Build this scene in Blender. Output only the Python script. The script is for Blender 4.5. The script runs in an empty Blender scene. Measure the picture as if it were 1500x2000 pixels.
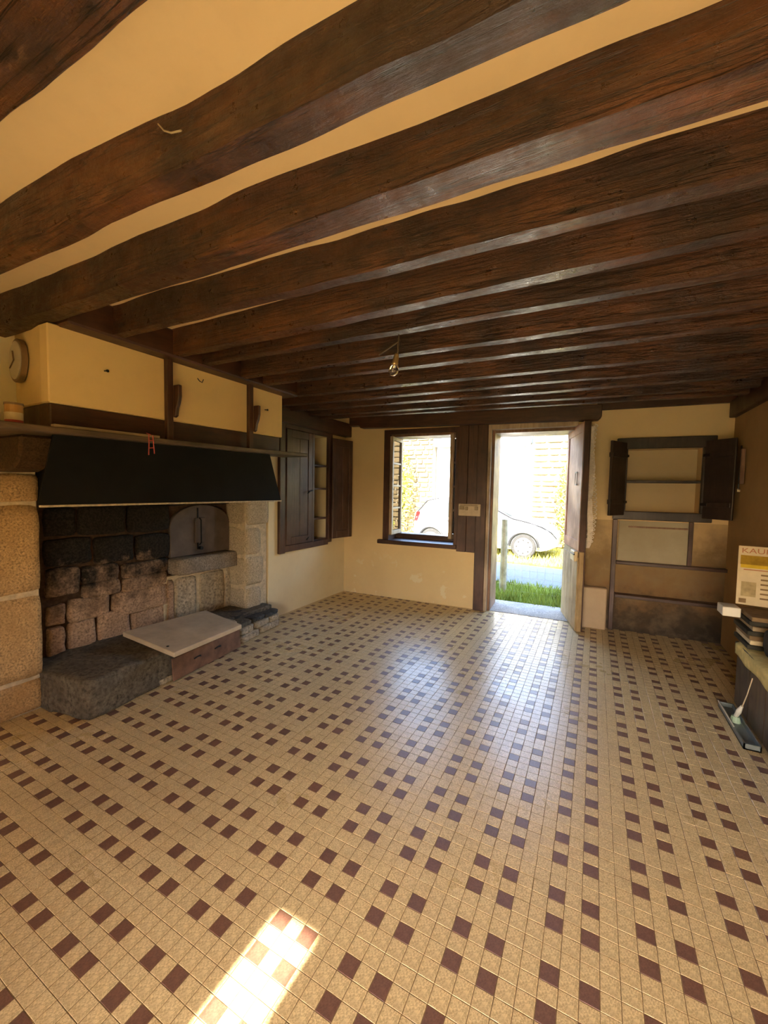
import bpy, bmesh, math, random
from mathutils import Vector, Matrix, noise
random.seed(7)
S = bpy.context.scene
COL = S.collection
# ------------------------------------------------------------------ camera
HC = 1.36
RW = ((0.88553, 0.04203, -0.46267), (0.46421, -0.04042, 0.8848), (0.01849, -0.9983, -0.0553))
FPX = 785.0
cd = bpy.data.cameras.new('camera'); cam = bpy.data.objects.new('camera', cd); COL.objects.link(cam)
cd.sensor_fit = 'HORIZONTAL'; cd.sensor_width = 36.0; cd.lens = FPX / 1500 * 36.0
cd.clip_start = 0.02; cd.clip_end = 200
m3 = Matrix(((RW[0][0], -RW[0][1], -RW[0][2]), (RW[1][0], -RW[1][1], -RW[1][2]), (RW[2][0], -RW[2][1], -RW[2][2])))
cam.matrix_world = Matrix.Translation((0, 0, HC)) @ m3.to_4x4()
S.camera = cam
# ------------------------------------------------------------------ world, sun, exposure
wd = bpy.data.worlds.new('world'); S.world = wd; wd.use_nodes = True
nt = wd.node_tree; nt.nodes.clear()
sky = nt.nodes.new('ShaderNodeTexSky'); sky.sky_type = 'NISHITA'; sky.sun_disc = False
sky.sun_elevation = math.radians(33); sky.sun_rotation = math.radians(180)
sky.air_density = 1.0; sky.dust_density = 2.0; sky.ozone_density = 1.0
bgn = nt.nodes.new('ShaderNodeBackground'); bgn.inputs[1].default_value = 0.42
won = nt.nodes.new('ShaderNodeOutputWorld')
nt.links.new(sky.outputs[0], bgn.inputs[0]); nt.links.new(bgn.outputs[0], won.inputs[0])
sl = bpy.data.lights.new('sun', 'SUN'); sl.energy = 8.5; sl.angle = math.radians(0.6); sl.color = (1.0, 0.9, 0.74)
sun = bpy.data.objects.new('sun', sl); COL.objects.link(sun)
SUN_EL = 33.0
sun.rotation_euler = (math.radians(90 - SUN_EL), 0, 0)
sun.location = (0, -12, 12)
sd = Vector((0, math.cos(math.radians(SUN_EL)), -math.sin(math.radians(SUN_EL))))
sun.rotation_euler = sd.to_track_quat('-Z', 'Y').to_euler()
S.view_settings.view_transform = 'Standard'; S.view_settings.look = 'None'
S.view_settings.gamma = 1.0; S.view_settings.use_curve_mapping = False
S.view_settings.exposure = 2.95

def portal(name, c, sx, sy, direction):
    l = bpy.data.lights.new(name, 'AREA'); l.shape = 'RECTANGLE'; l.size = sx; l.size_y = sy
    l.cycles.is_portal = True
    o = bpy.data.objects.new(name, l); COL.objects.link(o); o.location = c
    o.rotation_euler = Vector(direction).to_track_quat('-Z', 'Z').to_euler()

# ------------------------------------------------------------------ helpers
TH = math.atan(.05)
WO = Vector((-2.872, 4.461, 0)); WU = Vector((math.cos(TH), math.sin(TH), 0)); WV = Vector((-math.sin(TH), math.cos(TH), 0))
def W(u, v, z):                       # frame of the back wall: u along it, v outwards, z up
    p = WO + WU * u + WV * v; return (p.x, p.y, z)

def setp(o, label=None, cat=None, group=None, kind=None):
    if label: o['label'] = label
    if cat: o['category'] = cat
    if group: o['group'] = group
    if kind: o['kind'] = kind
    return o
def link(o, parent=None):
    COL.objects.link(o)
    if parent is not None:
        o.parent = parent
        o.matrix_parent_inverse = parent_world(parent).inverted()
    return o
def parent_world(p):
    mw = p.matrix_basis.copy()
    if p.parent is not None:
        mw = parent_world(p.parent) @ p.matrix_parent_inverse @ mw
    return mw
def thing(name, label, cat, loc, group=None):
    o = bpy.data.objects.new(name, None); o.location = loc; o.empty_display_size = .1
    COL.objects.link(o); return setp(o, label, cat, group)
def struct(name, label=None):
    o = bpy.data.objects.new(name, None); COL.objects.link(o); o['kind'] = 'structure'
    if label: o['label'] = label
    return o
def mk(name, verts, faces, mat, parent=None, smooth=False, mats=None, fm=None):
    me = bpy.data.meshes.new(name); me.from_pydata([tuple(v) for v in verts], [], faces)
    for m in (mats or [mat]): me.materials.append(m)
    if fm: me.polygons.foreach_set('material_index', fm)
    if smooth: me.polygons.foreach_set('use_smooth', [True] * len(me.polygons))
    me.update()
    return link(bpy.data.objects.new(name, me), parent)
def from_bm(name, bm, mat, parent=None, smooth=False):
    me = bpy.data.meshes.new(name); bm.to_mesh(me); bm.free(); me.materials.append(mat)
    if smooth: me.polygons.foreach_set('use_smooth', [True] * len(me.polygons))
    return link(bpy.data.objects.new(name, me), parent)
BF = [(0, 3, 2, 1), (4, 5, 6, 7), (0, 1, 5, 4), (1, 2, 6, 5), (2, 3, 7, 6), (3, 0, 4, 7)]
class MB:
    def __init__(s): s.v = []; s.f = []
    def add(s, vs, fs):
        n = len(s.v); s.v += [tuple(v) for v in vs]; s.f += [tuple(i + n for i in f) for f in fs]
    def box(s, x0, x1, y0, y1, z0, z1, fn=None):
        vs = [(x0, y0, z0), (x1, y0, z0), (x1, y1, z0), (x0, y1, z0), (x0, y0, z1), (x1, y0, z1), (x1, y1, z1), (x0, y1, z1)]
        s.add([fn(*v) for v in vs] if fn else vs, BF)
    def tube(s, pts, r, n=8, caps=True):
        pts = [Vector(p) for p in pts]; rs = r if isinstance(r, (list, tuple)) else [r] * len(pts)
        rings = []; a = None
        for i, p in enumerate(pts):
            t = (pts[min(i + 1, len(pts) - 1)] - pts[max(i - 1, 0)]).normalized()
            if a is None: a = t.orthogonal().normalized()
            else: a = (a - t * a.dot(t)).normalized()
            b = t.cross(a)
            rings.append([p + (a * math.cos(2 * math.pi * k / n) + b * math.sin(2 * math.pi * k / n)) * rs[i] for k in range(n)])
        base = len(s.v)
        vs = [v for ring in rings for v in ring]; fs = []
        for i in range(len(rings) - 1):
            for k in range(n):
                fs.append((i * n + k, i * n + (k + 1) % n, (i + 1) * n + (k + 1) % n, (i + 1) * n + k))
        if caps:
            fs.append(tuple(reversed(range(n)))); fs.append(tuple((len(rings) - 1) * n + k for k in range(n)))
        s.add(vs, fs)
    def prism(s, prof, a, b, fn):      # profile points (p,q) extruded between a and b, fn(p,q,t)
        n = len(prof)
        vs = [fn(p, q, a) for p, q in prof] + [fn(p, q, b) for p, q in prof]
        fs = [tuple(range(n)), tuple(reversed(range(n, 2 * n)))] + [((k + 1) % n, k, k + n, (k + 1) % n + n) for k in range(n)]
        s.add(vs, fs)
    def out(s, name, mat, parent=None, bevel=0, smooth=False):
        bm = bmesh.new(); vs = [bm.verts.new(v) for v in s.v]
        for f in s.f:
            try: bm.faces.new([vs[i] for i in f])
            except ValueError: pass
        bmesh.ops.recalc_face_normals(bm, faces=bm.faces[:])
        if bevel:
            bmesh.ops.bevel(bm, geom=[e for e in bm.edges if e.calc_face_angle(0) > .5], offset=bevel, segments=1, affect='EDGES', clamp_overlap=True)
        return from_bm(name, bm, mat, parent, smooth)
def box(name, x0, x1, y0, y1, z0, z1, mat, parent=None, fn=None, bevel=.003):
    m = MB(); m.box(x0, x1, y0, y1, z0, z1, fn); return m.out(name, mat, parent, bevel)
def stone(name, c, sx, sy, sz, mat, parent=None, rough=.012, cuts=5, fn=None, p=5.0, seed=0, rot=0):
    bm = bmesh.new(); bmesh.ops.create_cube(bm, size=2.0)
    bmesh.ops.subdivide_edges(bm, edges=bm.edges[:], cuts=cuts, use_grid_fill=True)
    cr, sr = math.cos(rot), math.sin(rot)
    for v in bm.verts:
        q = v.co
        L = (abs(q.x) ** p + abs(q.y) ** p + abs(q.z) ** p) ** (1 / p)
        d = Vector((q.x / L, q.y / L, q.z / L))
        w = Vector((d.x * sx / 2, d.y * sy / 2, d.z * sz / 2))
        nz = noise.noise_vector(w * 9 + Vector((seed * 3.1, seed * 1.7, c[2] * 5))) * rough
        nz += noise.noise_vector(w * 28 + Vector((seed, 0, 0))) * rough * .45
        w += nz
        w = Vector((w.x * cr - w.y * sr, w.x * sr + w.y * cr, w.z)) + Vector(c)
        v.co = Vector(fn(*w)) if fn else w
    return from_bm(name, bm, mat, parent, True)
def cyl(m, c, r, h, n=24, axis='z', r2=None):
    r2 = r if r2 is None else r2
    def P(a, rr, t):
        x, y = rr * math.cos(a), rr * math.sin(a)
        d = {'z': (x, y, t), 'x': (t, x, y), 'y': (x, t, y)}[axis]
        return (c[0] + d[0], c[1] + d[1], c[2] + d[2])
    vs = [P(2 * math.pi * k / n, r, 0) for k in range(n)] + [P(2 * math.pi * k / n, r2, h) for k in range(n)]
    fs = [tuple(reversed(range(n))), tuple(range(n, 2 * n))] + [(k, (k + 1) % n, (k + 1) % n + n, k + n) for k in range(n)]
    m.add(vs, fs)
def ray(px, py):
    d = ((px - 750) / FPX, (py - 1000) / FPX, 1.0)
    return Vector(tuple(sum(RW[i][k] * d[k] for k in range(3)) for i in range(3)))
def gp(px, py, z=0):                  # point on the horizontal plane z seen at that pixel
    d = ray(px, py); k = (z - HC) / d.z; return Vector((d.x * k, d.y * k, z))
def xp(px, py, x):
    d = ray(px, py); k = x / d.x; return Vector((x, d.y * k, HC + d.z * k))

# ------------------------------------------------------------------ materials
class N:
    def __init__(s, name):
        s.m = bpy.data.materials.new(name); s.m.use_nodes = True; s.t = s.m.node_tree
        s.b = s.t.nodes['Principled BSDF']; s.tc = s.t.nodes.new('ShaderNodeTexCoord')
    def n(s, k, **kw):
        o = s.t.nodes.new(k)
        for a, b in kw.items(): setattr(o, a, b)
        return o
    def l(s, a, b): s.t.links.new(a, b)
    def coord(s, scale=(1, 1, 1), space='Object'):
        mp = s.n('ShaderNodeMapping'); mp.inputs['Scale'].default_value = scale
        s.l(s.tc.outputs[space], mp.inputs[0]); return mp.outputs[0]
    def noise(s, vec, scale, detail=4, rough=.6, dist=0):
        o = s.n('ShaderNodeTexNoise'); s.l(vec, o.inputs['Vector'])
        o.inputs['Scale'].default_value = scale; o.inputs['Detail'].default_value = detail
        o.inputs['Roughness'].default_value = rough; o.inputs['Distortion'].default_value = dist
        return o.outputs['Fac']
    def vor(s, vec, scale, out='Distance', feature='F1'):
        o = s.n('ShaderNodeTexVoronoi', feature=feature); s.l(vec, o.inputs['Vector']); o.inputs['Scale'].default_value = scale
        return o.outputs[out]
    def ramp(s, fac, stops, interp='LINEAR'):
        r = s.n('ShaderNodeValToRGB'); s.l(fac, r.inputs[0]); e = r.color_ramp; e.interpolation = interp
        while len(e.elements) < len(stops): e.elements.new(.5)
        for el, (p, c) in zip(e.elements, stops):
            el.position = p; el.color = (c[0], c[1], c[2], 1) if isinstance(c, (tuple, list)) else (c, c, c, 1)
        return r.outputs[0]
    def mix(s, fac, a, b, mode='MIX'):
        o = s.n('ShaderNodeMix', data_type='RGBA', blend_type=mode)
        for sock, val in ((o.inputs[0], fac), (o.inputs[6], a), (o.inputs[7], b)):
            if hasattr(val, 'links'): s.l(val, sock)
            elif isinstance(val, (int, float)): sock.default_value = val
            else: sock.default_value = (*val, 1)
        return o.outputs[2]
    def math(s, op, a, b=0):
        o = s.n('ShaderNodeMath', operation=op)
        for sock, val in ((o.inputs[0], a), (o.inputs[1], b)):
            if hasattr(val, 'links'): s.l(val, sock)
            else: sock.default_value = val
        return o.outputs[0]
    def sep(s, vec):
        o = s.n('ShaderNodeSeparateXYZ'); s.l(vec, o.inputs[0]); return o.outputs
    def bump(s, h, strength=.3, dist=.01):
        b = s.n('ShaderNodeBump'); b.inputs['Strength'].default_value = strength; b.inputs['Distance'].default_value = dist
        s.l(h, b.inputs['Height']); s.l(b.outputs[0], s.b.inputs['Normal'])
    def base(s, c):
        if hasattr(c, 'links'): s.l(c, s.b.inputs['Base Color'])
        else: s.b.inputs['Base Color'].default_value = (*c, 1)
    def rough(s, c):
        if hasattr(c, 'links'): s.l(c, s.b.inputs['Roughness'])
        else: s.b.inputs['Roughness'].default_value = c
    def spec(s, v): s.b.inputs['Specular IOR Level'].default_value = v

def plain(name, c, rough=.6, var=.12, scale=14, spec=.4, metal=0.0, bump=.1):
    n = N(name); f = n.noise(n.coord(), scale, 5)
    n.base(n.mix(n.ramp(f, [(.35, 0), (.7, 1)]), tuple(x * (1 - var) for x in c), tuple(min(1, x * (1 + var)) for x in c)))
    n.rough(rough); n.spec(spec); n.b.inputs['Metallic'].default_value = metal
    if bump: n.bump(f, bump, .004)
    return n.m
def wood(name, dark, light, rough=.38, axis='x', spec=.5, bump=.35, knots=True, worn=None):
    n = N(name)
    sc = {'x': (1.6, 16, 16), 'y': (16, 1.6, 16), 'z': (16, 16, 1.6)}[axis]
    v = n.coord(sc); g = n.noise(v, 2.2, 8, .65, .6); g2 = n.noise(n.coord(), 3.0, 4, .6)
    c = n.mix(n.ramp(g, [(.3, 0), (.72, 1)]), dark, light)
    c = n.mix(n.ramp(g2, [(.42, 0), (.62, .55)]), c, tuple(x * .45 for x in dark))
    if worn: c = n.mix(n.ramp(n.noise(n.coord((1, 1, 1)), 5, 6, .7), [(.58, 0), (.75, .8)]), c, worn)
    n.base(c); n.rough(n.ramp(g2, [(.3, rough - .08), (.7, rough + .15)])); n.spec(spec)
    n.bump(n.math('ADD', g, n.math('MULTIPLY', g2, 1.2)), bump, .006)
    return n.m
def granite(name, base, dark=None, soot=None, moss=0.0, scale=95):
    n = N(name); v = n.coord()
    f = n.noise(v, scale, 3, .7); f2 = n.noise(v, 7, 5, .65); vo = n.vor(v, scale * .9)
    c = n.mix(n.ramp(f, [(.34, 0), (.5, .6), (.66, 1)]), tuple(x * .38 for x in base), tuple(min(1, x * 1.28) for x in base))
    c = n.mix(n.ramp(f2, [(.35, 0), (.68, .65)]), c, dark or tuple(x * .55 for x in base))
    if soot:                               # soot from old fires: (z where it starts, z where it is full)
        z = n.sep(n.tc.outputs['Object'])[2]
        k = n.math('ADD', z, n.math('MULTIPLY', n.math('SUBTRACT', f2, .5), .75))
        mr = n.n('ShaderNodeMapRange'); mr.inputs[1].default_value = soot[0]; mr.inputs[2].default_value = soot[1]
        n.l(k, mr.inputs[0]); c = n.mix(mr.outputs[0], c, n.mix(n.ramp(f, [(.4, 0), (.65, 1)]), (.012, .010, .008), (.034, .028, .022)))
    n.base(c); n.rough(.9); n.spec(.2)
    n.bump(n.math('ADD', n.math('MULTIPLY', f, .5), f2), .55, .008)
    return n.m
def plaster(name, c, stain=(.5, .36, .18), amt=.35, scale=2.0, rough=.82):
    n = N(name); v = n.coord()
    a = n.noise(v, scale, 6, .62); b = n.noise(v, 11, 4, .6); d = n.noise(v, 60, 3)
    k = n.mix(n.ramp(a, [(.42, 0), (.72, amt)]), c, stain)
    k = n.mix(n.ramp(b, [(.5, 0), (.75, .16)]), k, tuple(x * .75 for x in c))
    n.base(k); n.rough(rough); n.spec(.25); n.bump(n.math('ADD', n.math('MULTIPLY', d, .15), b), .18, .008)
    return n.m

M = {}
M['plaster'] = plaster('cream_plaster', (.80, .585, .285))
M['ceil'] = plaster('ceiling_plaster', (.89, .70, .40), amt=.15, scale=1.2)
M['breast'] = plaster('breast_plaster', (.82, .59, .27), (.62, .42, .18), amt=.25)
def flaked():
    n = N('flaked_plaster'); v = n.coord()
    a = n.noise(v, 2.2, 6, .62); b = n.noise(v, 5.5, 4, .55)
    z = n.sep(n.tc.outputs['Object'])[2]
    low = n.ramp(z, [(.30, 1), (.62, 0)])
    k = n.mix(n.ramp(a, [(.42, 0), (.72, .35)]), (.76, .56, .29), (.58, .40, .20))
    k = n.mix(n.math('MULTIPLY', n.ramp(b, [(.60, 0), (.64, .75)]), low), k, (.80, .68, .46))
    n.base(k); n.rough(.82); n.bump(b, .2, .006); return n.m
M['plaster_back'] = flaked()
def dirty_shade():                            # lower right wall: stained plaster, corner shade put into the darker foot
    n = N('stained_shade_plaster'); v = n.coord(); a = n.noise(v, 2.6, 7, .66); b = n.noise(v, 7, 5)
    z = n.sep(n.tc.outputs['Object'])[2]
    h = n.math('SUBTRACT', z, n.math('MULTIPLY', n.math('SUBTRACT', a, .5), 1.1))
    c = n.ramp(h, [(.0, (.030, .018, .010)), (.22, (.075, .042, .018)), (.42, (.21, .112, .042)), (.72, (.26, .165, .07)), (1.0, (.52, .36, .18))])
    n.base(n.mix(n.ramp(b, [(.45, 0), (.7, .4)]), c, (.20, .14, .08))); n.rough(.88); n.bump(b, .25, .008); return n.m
M['plaster_dirty_shade'] = dirty_shade()
M['plaster_left'] = plaster('left_plaster_light_tone', (.87, .74, .47), (.70, .52, .27), amt=.30)  # paler than the other walls: light from the door put into the colour
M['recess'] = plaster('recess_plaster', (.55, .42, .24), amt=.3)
def beamwood():
    n = N('beam_wood'); v = n.coord((.9, 9, 9)); w = n.coord()
    g = n.noise(v, 3.2, 9, .68, .9); p = n.noise(w, 2.3, 5, .62); fine = n.noise(n.coord((4, 60, 60)), 2.0, 5, .7)
    pit = n.vor(n.coord((.55, 1.6, 1.6)), 5.5)
    kn = n.n('ShaderNodeTexVoronoi', feature='F1'); n.l(n.coord((.5, 1.3, 1.3)), kn.inputs['Vector']); kn.inputs['Scale'].default_value = 2.1; knot = kn.outputs['Distance']
    scf = n.noise(n.coord((2.2, 14, 14)), 4.0, 7, .75, .4)
    crk = n.noise(n.coord((.35, 11, 11)), 3.0, 5, .6, .3)
    c = n.mix(n.ramp(g, [(.30, 0), (.70, 1)]), (.040, .0125, .0050), (.200, .070, .021))
    c = n.mix(n.ramp(p, [(.38, 0), (.60, .85)]), c, (.026, .0105, .0058))
    c = n.mix(n.ramp(scf, [(.60, 0), (.72, .65)]), c, (.27, .145, .080))
    c = n.mix(n.ramp(knot, [(.06, .9), (.15, 0)]), c, (.012, .006, .004))
    c = n.mix(n.ramp(pit, [(.05, .85), (.14, 0)]), c, (.012, .006, .004))
    c = n.mix(n.ramp(crk, [(.485, 0), (.5, .85), (.515, 0)]), c, (.010, .005, .003))
    n.base(c); n.rough(n.ramp(n.noise(w, 16, 6, .7), [(.3, .20), (.7, .60)])); n.spec(.55)
    h = n.math('ADD', n.math('MULTIPLY', g, .9), n.math('ADD', n.math('MULTIPLY', fine, .4), n.math('MULTIPLY', n.noise(w, 20, 6, .72), .9)))
    h = n.math('SUBTRACT', h, n.math('MULTIPLY', n.ramp(crk, [(.48, 0), (.5, 1), (.52, 0)]), .6))
    n.bump(h, .75, .015); return n.m
M['beam'] = beamwood()
M['darkwood'] = wood('dark_stained_wood', (.050, .020, .012), (.115, .048, .028), .42, 'z')
M['darkwood_x'] = wood('dark_stained_wood_across', (.045, .018, .011), (.10, .042, .024), .42, 'x')
M['darkwood_y'] = wood('dark_stained_wood_along', (.045, .018, .010), (.10, .04, .02), .45, 'y')
M['shelfwood'] = wood('mantel_wood', (.07, .045, .025), (.17, .115, .07), .5, 'y')
M['plum'] = wood('plum_cupboard_wood', (.060, .028, .022), (.130, .066, .050), .36, 'z')
M['blackwood'] = wood('blackened_cupboard_wood', (.026, .016, .014), (.060, .036, .028), .42, 'z')
M['doorout'] = wood('weathered_door_wood', (.33, .105, .034), (.56, .225, .085), .6, 'z')
M['doorlow'] = wood('pale_peeled_wood', (.30, .19, .085), (.54, .38, .19), .7, 'z')
M['jamb'] = wood('jamb_wood', (.17, .085, .05), (.36, .20, .12), .5, 'z')
M['casing'] = wood('casing_wood', (.34, .24, .15), (.58, .45, .31), .55, 'z')
M['palewood'] = wood('pale_board', (.40, .31, .20), (.62, .50, .35), .6, 'y')
M['granite'] = granite('jamb_granite', (.60, .395, .19), (.42, .255, .11))
M['granite_r'] = granite('right_jamb_granite', (.58, .47, .32), (.45, .35, .22))
M['corbel'] = granite('corbel_stone', (.085, .047, .022))
M['fireback'] = granite('fireback_stone', (.52, .34, .215), (.26, .16, .10), soot=(.46, .78), scale=70)
M['cheek'] = granite('cheek_stone', (.16, .12, .09), soot=(.1, .5))
M['ovensill'] = granite('oven_sill_granite', (.33, .27, .21), scale=80)
M['hearth'] = granite('hearth_stone', (.165, .138, .10), (.085, .072, .054), scale=40)
M['rubble'] = granite('hearth_rubble', (.50, .40, .27), (.30, .24, .17), scale=50)
M['slate'] = granite('slate', (.085, .080, .072), scale=30)
M['mortar'] = plain('pale_mortar', (.62, .50, .33), .95, .2, 30, .1, bump=.4)
M['dmortar'] = plain('dark_mortar', (.085, .052, .032), .95, .3, 30, .1, bump=.4)
M['soot'] = plain('soot', (.012, .011, .010), .95, .4, 9, .1)
M['black'] = plain('blackened_sheet', (.007, .007, .007), .8, .3, 6, .15, bump=.15)
M['rim'] = plain('pale_metal_strip', (.50, .42, .30), .5, .3, 40, .5)
M['rust'] = plain('rusty_plate', (.21, .105, .058), .6, .35, 9, .4)
M['oven'] = plain('oven_door_metal', (.115, .085, .070), .6, .25, 7, .4)
M['iron'] = plain('black_iron', (.02, .018, .017), .5, .3, 30, .5, .6)
M['slab'] = plain('pale_slab', (.56, .45, .31), .75, .16, 6, .3, bump=.3)
M['white'] = plain('white_plastic', (.75, .70, .60), .4, .05, 10, .5)
M['ivory'] = plain('ivory_plate', (.55, .43, .29), .45, .12, 20, .5)
M['ivory_d'] = plain('ivory_plate_dark', (.33, .25, .15), .45, .1, 20, .5)
M['clockface'] = plain('clock_face', (.55, .49, .38), .5, .05, 12)
M['clockrim'] = plain('clock_rim', (.22, .14, .07), .45, .15, 12)
M['red'] = plain('red_paint', (.45, .06, .05), .5, .2, 12)
M['cream'] = plain('cream_paint', (.70, .56, .34), .5, .1, 12)
M['tin'] = plain('tin_gold', (.50, .27, .08), .4, .15, 12)
M['brass'] = plain('brass_socket', (.60, .45, .22), .35, .1, 30, .5, .7)
M['lace'] = plain('lace_thread', (.80, .70, .60), .85, .1, 40, .2)
M['tray'] = plain('grey_blue_plastic', (.17, .19, .18), .45, .1, 12)
M['green'] = plain('pale_green_plastic', (.40, .52, .36), .5, .1, 12)
M['paper'] = plain('calendar_paper', (.64, .52, .34), .8, .08, 12, .2)
M['inkred'] = plain('printed_red', (.42, .17, .09), .8, .1, 20, .2)
M['inkbrown'] = plain('printed_brown', (.22, .14, .07), .8, .2, 20, .2)
M['ochre'] = plain('printed_ochre', (.33, .20, .02), .8, .25, 20, .2)
M['yellow'] = plain('printed_yellow', (.62, .42, .03), .8, .15, 20, .2)
M['news'] = plain('yellowed_paper', (.70, .55, .22), .85, .2, 16, .2)
M['cloth'] = plain('dark_grey_cloth', (.055, .05, .04), .9, .4, 12, .1, bump=.5)
M['chest'] = wood('chest_wood', (.045, .026, .010), (.12, .065, .022), .5, 'z')
def glass(name, tint=(1, 1, 1), rough=.0):
    n = N(name); n.base(tint); n.rough(rough); n.b.inputs['Transmission Weight'].default_value = 1.0; n.b.inputs['IOR'].default_value = 1.45
    return n.m
M['glass'] = glass('clear_glass')
def pane():                              # thin window pane: mostly clear, mirror-like when seen at a slant
    n = N('window_glass'); t = n.n('ShaderNodeBsdfTransparent'); g = n.n('ShaderNodeBsdfGlossy'); g.inputs['Roughness'].default_value = .02
    f = n.n('ShaderNodeFresnel'); f.inputs[0].default_value = 1.6; mx = n.n('ShaderNodeMixShader')
    n.l(f.outputs[0], mx.inputs[0]); n.l(t.outputs[0], mx.inputs[1]); n.l(g.outputs[0], mx.inputs[2])
    n.l(mx.outputs[0], n.t.nodes['Material Output'].inputs[0]); return n.m
M['pane'] = pane()
def tilemat(name, lo, hi, speck, rough):
    n = N(name); v = n.coord()
    f = n.noise(v, 260, 2, .6); g = n.noise(v, 1.6, 4, .6); h = n.noise(v, 26, 4, .6)
    c = n.mix(n.ramp(f, [(.38, 0), (.6, 1)]), lo, hi)
    c = n.mix(n.ramp(h, [(.5, 0), (.72, .45)]), c, speck)
    c = n.mix(n.ramp(g, [(.45, 0), (.75, .3)]), c, speck)
    n.base(c); n.rough(n.ramp(g, [(.3, rough - .06), (.7, rough + .10)])); n.spec(.75); n.bump(f, .08, .001)
    return n.m
M['tile'] = tilemat('beige_speckled_tile', (.50, .36, .175), (.80, .63, .345), (.42, .295, .14), .30)
M['tiledark'] = tilemat('brown_tile', (.140, .066, .043), (.200, .098, .066), (.105, .05, .035), .36)
M['grout'] = plain('floor_grout', (.23, .155, .075), .9, .3, 40, .2)
M['threshold'] = granite('threshold_stone', (.55, .50, .44))
# outside
M['grass'] = plain('grass_ground', (.18, .22, .05), .95, .5, 3, .1, bump=.5)
M['verge'] = plain('verge_ground', (.26, .25, .05), .95, .4, 3, .1, bump=.5)
M['blade'] = plain('grass_blade', (.24, .31, .06), .8, .5, 2, .2, bump=0)
M['blade_dry'] = plain('grass_blade_dry', (.32, .30, .07), .8, .4, 2, .2, bump=0)
M['asphalt'] = plain('road_asphalt', (.12, .14, .175), .9, .2, 40, .2)
M['render'] = plain('white_render', (.68, .66, .63), .9, .04, 3, .2)
M['ostone'] = granite('sunlit_stone', (.22, .165, .085), scale=18)
M['omortar'] = plain('outside_mortar', (.60, .54, .42), .95, .15, 8, .1)
M['roofslate'] = plain('roof_slate', (.12, .13, .15), .6, .2, 8, .4)
M['leaf'] = plain('leaf', (.12, .20, .03), .7, .5, 3, .3, bump=0)
M['leaf_y'] = plain('yellow_leaf', (.34, .36, .05), .7, .4, 3, .3, bump=0)
M['bark'] = plain('bark', (.12, .09, .06), .9, .3, 10, .1)
M['postwood'] = plain('grey_post_wood', (.33, .31, .24), .9, .25, 12, .2)
M['wire'] = plain('fence_wire', (.35, .36, .36), .5, .1, 20, .5, .6)
M['car'] = plain('silver_car_paint', (.40, .42, .44), .35, .02, 3, .5, bump=0)
M['carglass'] = plain('car_glass', (.016, .040, .050), .5, .05, 3, .15, bump=0)
M['tyre'] = plain('tyre', (.02, .02, .02), .8, .2, 10, .3)
M['hub'] = plain('wheel_cover', (.62, .63, .64), .35, .05, 10, .5, .3)
M['lamp_r'] = plain('tail_lamp', (.22, .004, .003), .5, .1, 10, .15)
M['trimblack'] = plain('black_trim', (.006, .006, .007), .5, .1, 10, .4)

# ================================================================== SETTING
ZC = 2.31       # ceiling plaster
ZB = 2.16       # underside of the beams
XL, XR, YR = -2.92, 1.08, -1.80
# ---- floor: grout bed and tiles
T = 0.050744; TX, TY = 0.04433, 1.42433
floor = mk('floor', [(-3.45, YR - .35, .0008), (XR + .4, YR - .35, .0008), (XR + .4, 4.75, .0008), (-3.45, 4.55, .0008),
                     (-3.45, YR - .35, -.15), (XR + .4, YR - .35, -.15), (XR + .4, 4.75, -.15), (-3.45, 4.55, -.15)],
           [(0, 1, 2, 3), (7, 6, 5, 4), (4, 5, 1, 0), (5, 6, 2, 1), (6, 7, 3, 2), (7, 4, 0, 3)], M['grout'])
setp(floor, 'floor of small beige and brown square tiles', kind='structure')
def tile_geo(g=.0010, c=.0007, h=.0018):
    a = T / 2 - g; b = a - c
    vs = [(-a, -a, -.004), (a, -a, -.004), (a, a, -.004), (-a, a, -.004), (-a, -a, h - c), (a, -a, h - c), (a, a, h - c), (-a, a, h - c),
          (-b, -b, h), (b, -b, h), (b, b, h), (-b, b, h)]
    fs = [(8, 9, 10, 11)] + [(4 + k, 4 + (k + 1) % 4, 8 + (k + 1) % 4, 8 + k) for k in range(4)] + [(k, (k + 1) % 4, 4 + (k + 1) % 4, 4 + k) for k in range(4)]
    return vs, fs
TV, TF = tile_geo()
tmesh = []
for k, mm in enumerate(('tile', 'tiledark')):
    me = bpy.data.meshes.new('floor_tile'); me.from_pydata(TV, [], TF); me.materials.append(M[mm]); me.update(); tmesh.append(me)
cand = []
wall_y = lambda x: 4.461 + .05 * (x + 2.872)
for i in range(-60, 24):
    for j in range(-74, 64):
        x = TX + i * T; y = TY - j * T
        if x < XL + .005 or x > XR + .03 or y < YR or y > wall_y(x) + .02:
            if not (-1.0 < x < -.26 and y < 4.90 and y > 4): continue
        # visible and how large it shows
        d = Vector((x, y, -HC)); c = m3.transposed() @ d
        vis = -1
        if c.z < -.05:
            px = 750 + FPX * c.x / -c.z; py = 1000 - FPX * c.y / -c.z
            if 0 < px < 1500 and 0 < py < 2000: vis = 1 / (-c.z) ** 3
        cand.append((vis, i, j, x, y))
cand.sort(key=lambda t: -t[0])
near = cand[:300]; rest = cand[300:]
isdark = lambda i, j: (i % 5 in (0, 3)) and (j % 5 in (0, 2))
rt = random.Random(3)
for vis, i, j, x, y in near:
    o = bpy.data.objects.new('floor_tile', tmesh[1 if isdark(i, j) else 0]); COL.objects.link(o)
    o.parent = floor; o.location = (x, y, rt.uniform(-.0004, .0004)); o.rotation_euler = (rt.uniform(-.004, .004), rt.uniform(-.004, .004), rt.uniform(-.012, .012))
v_, f_, mi_ = [], [], []
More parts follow.
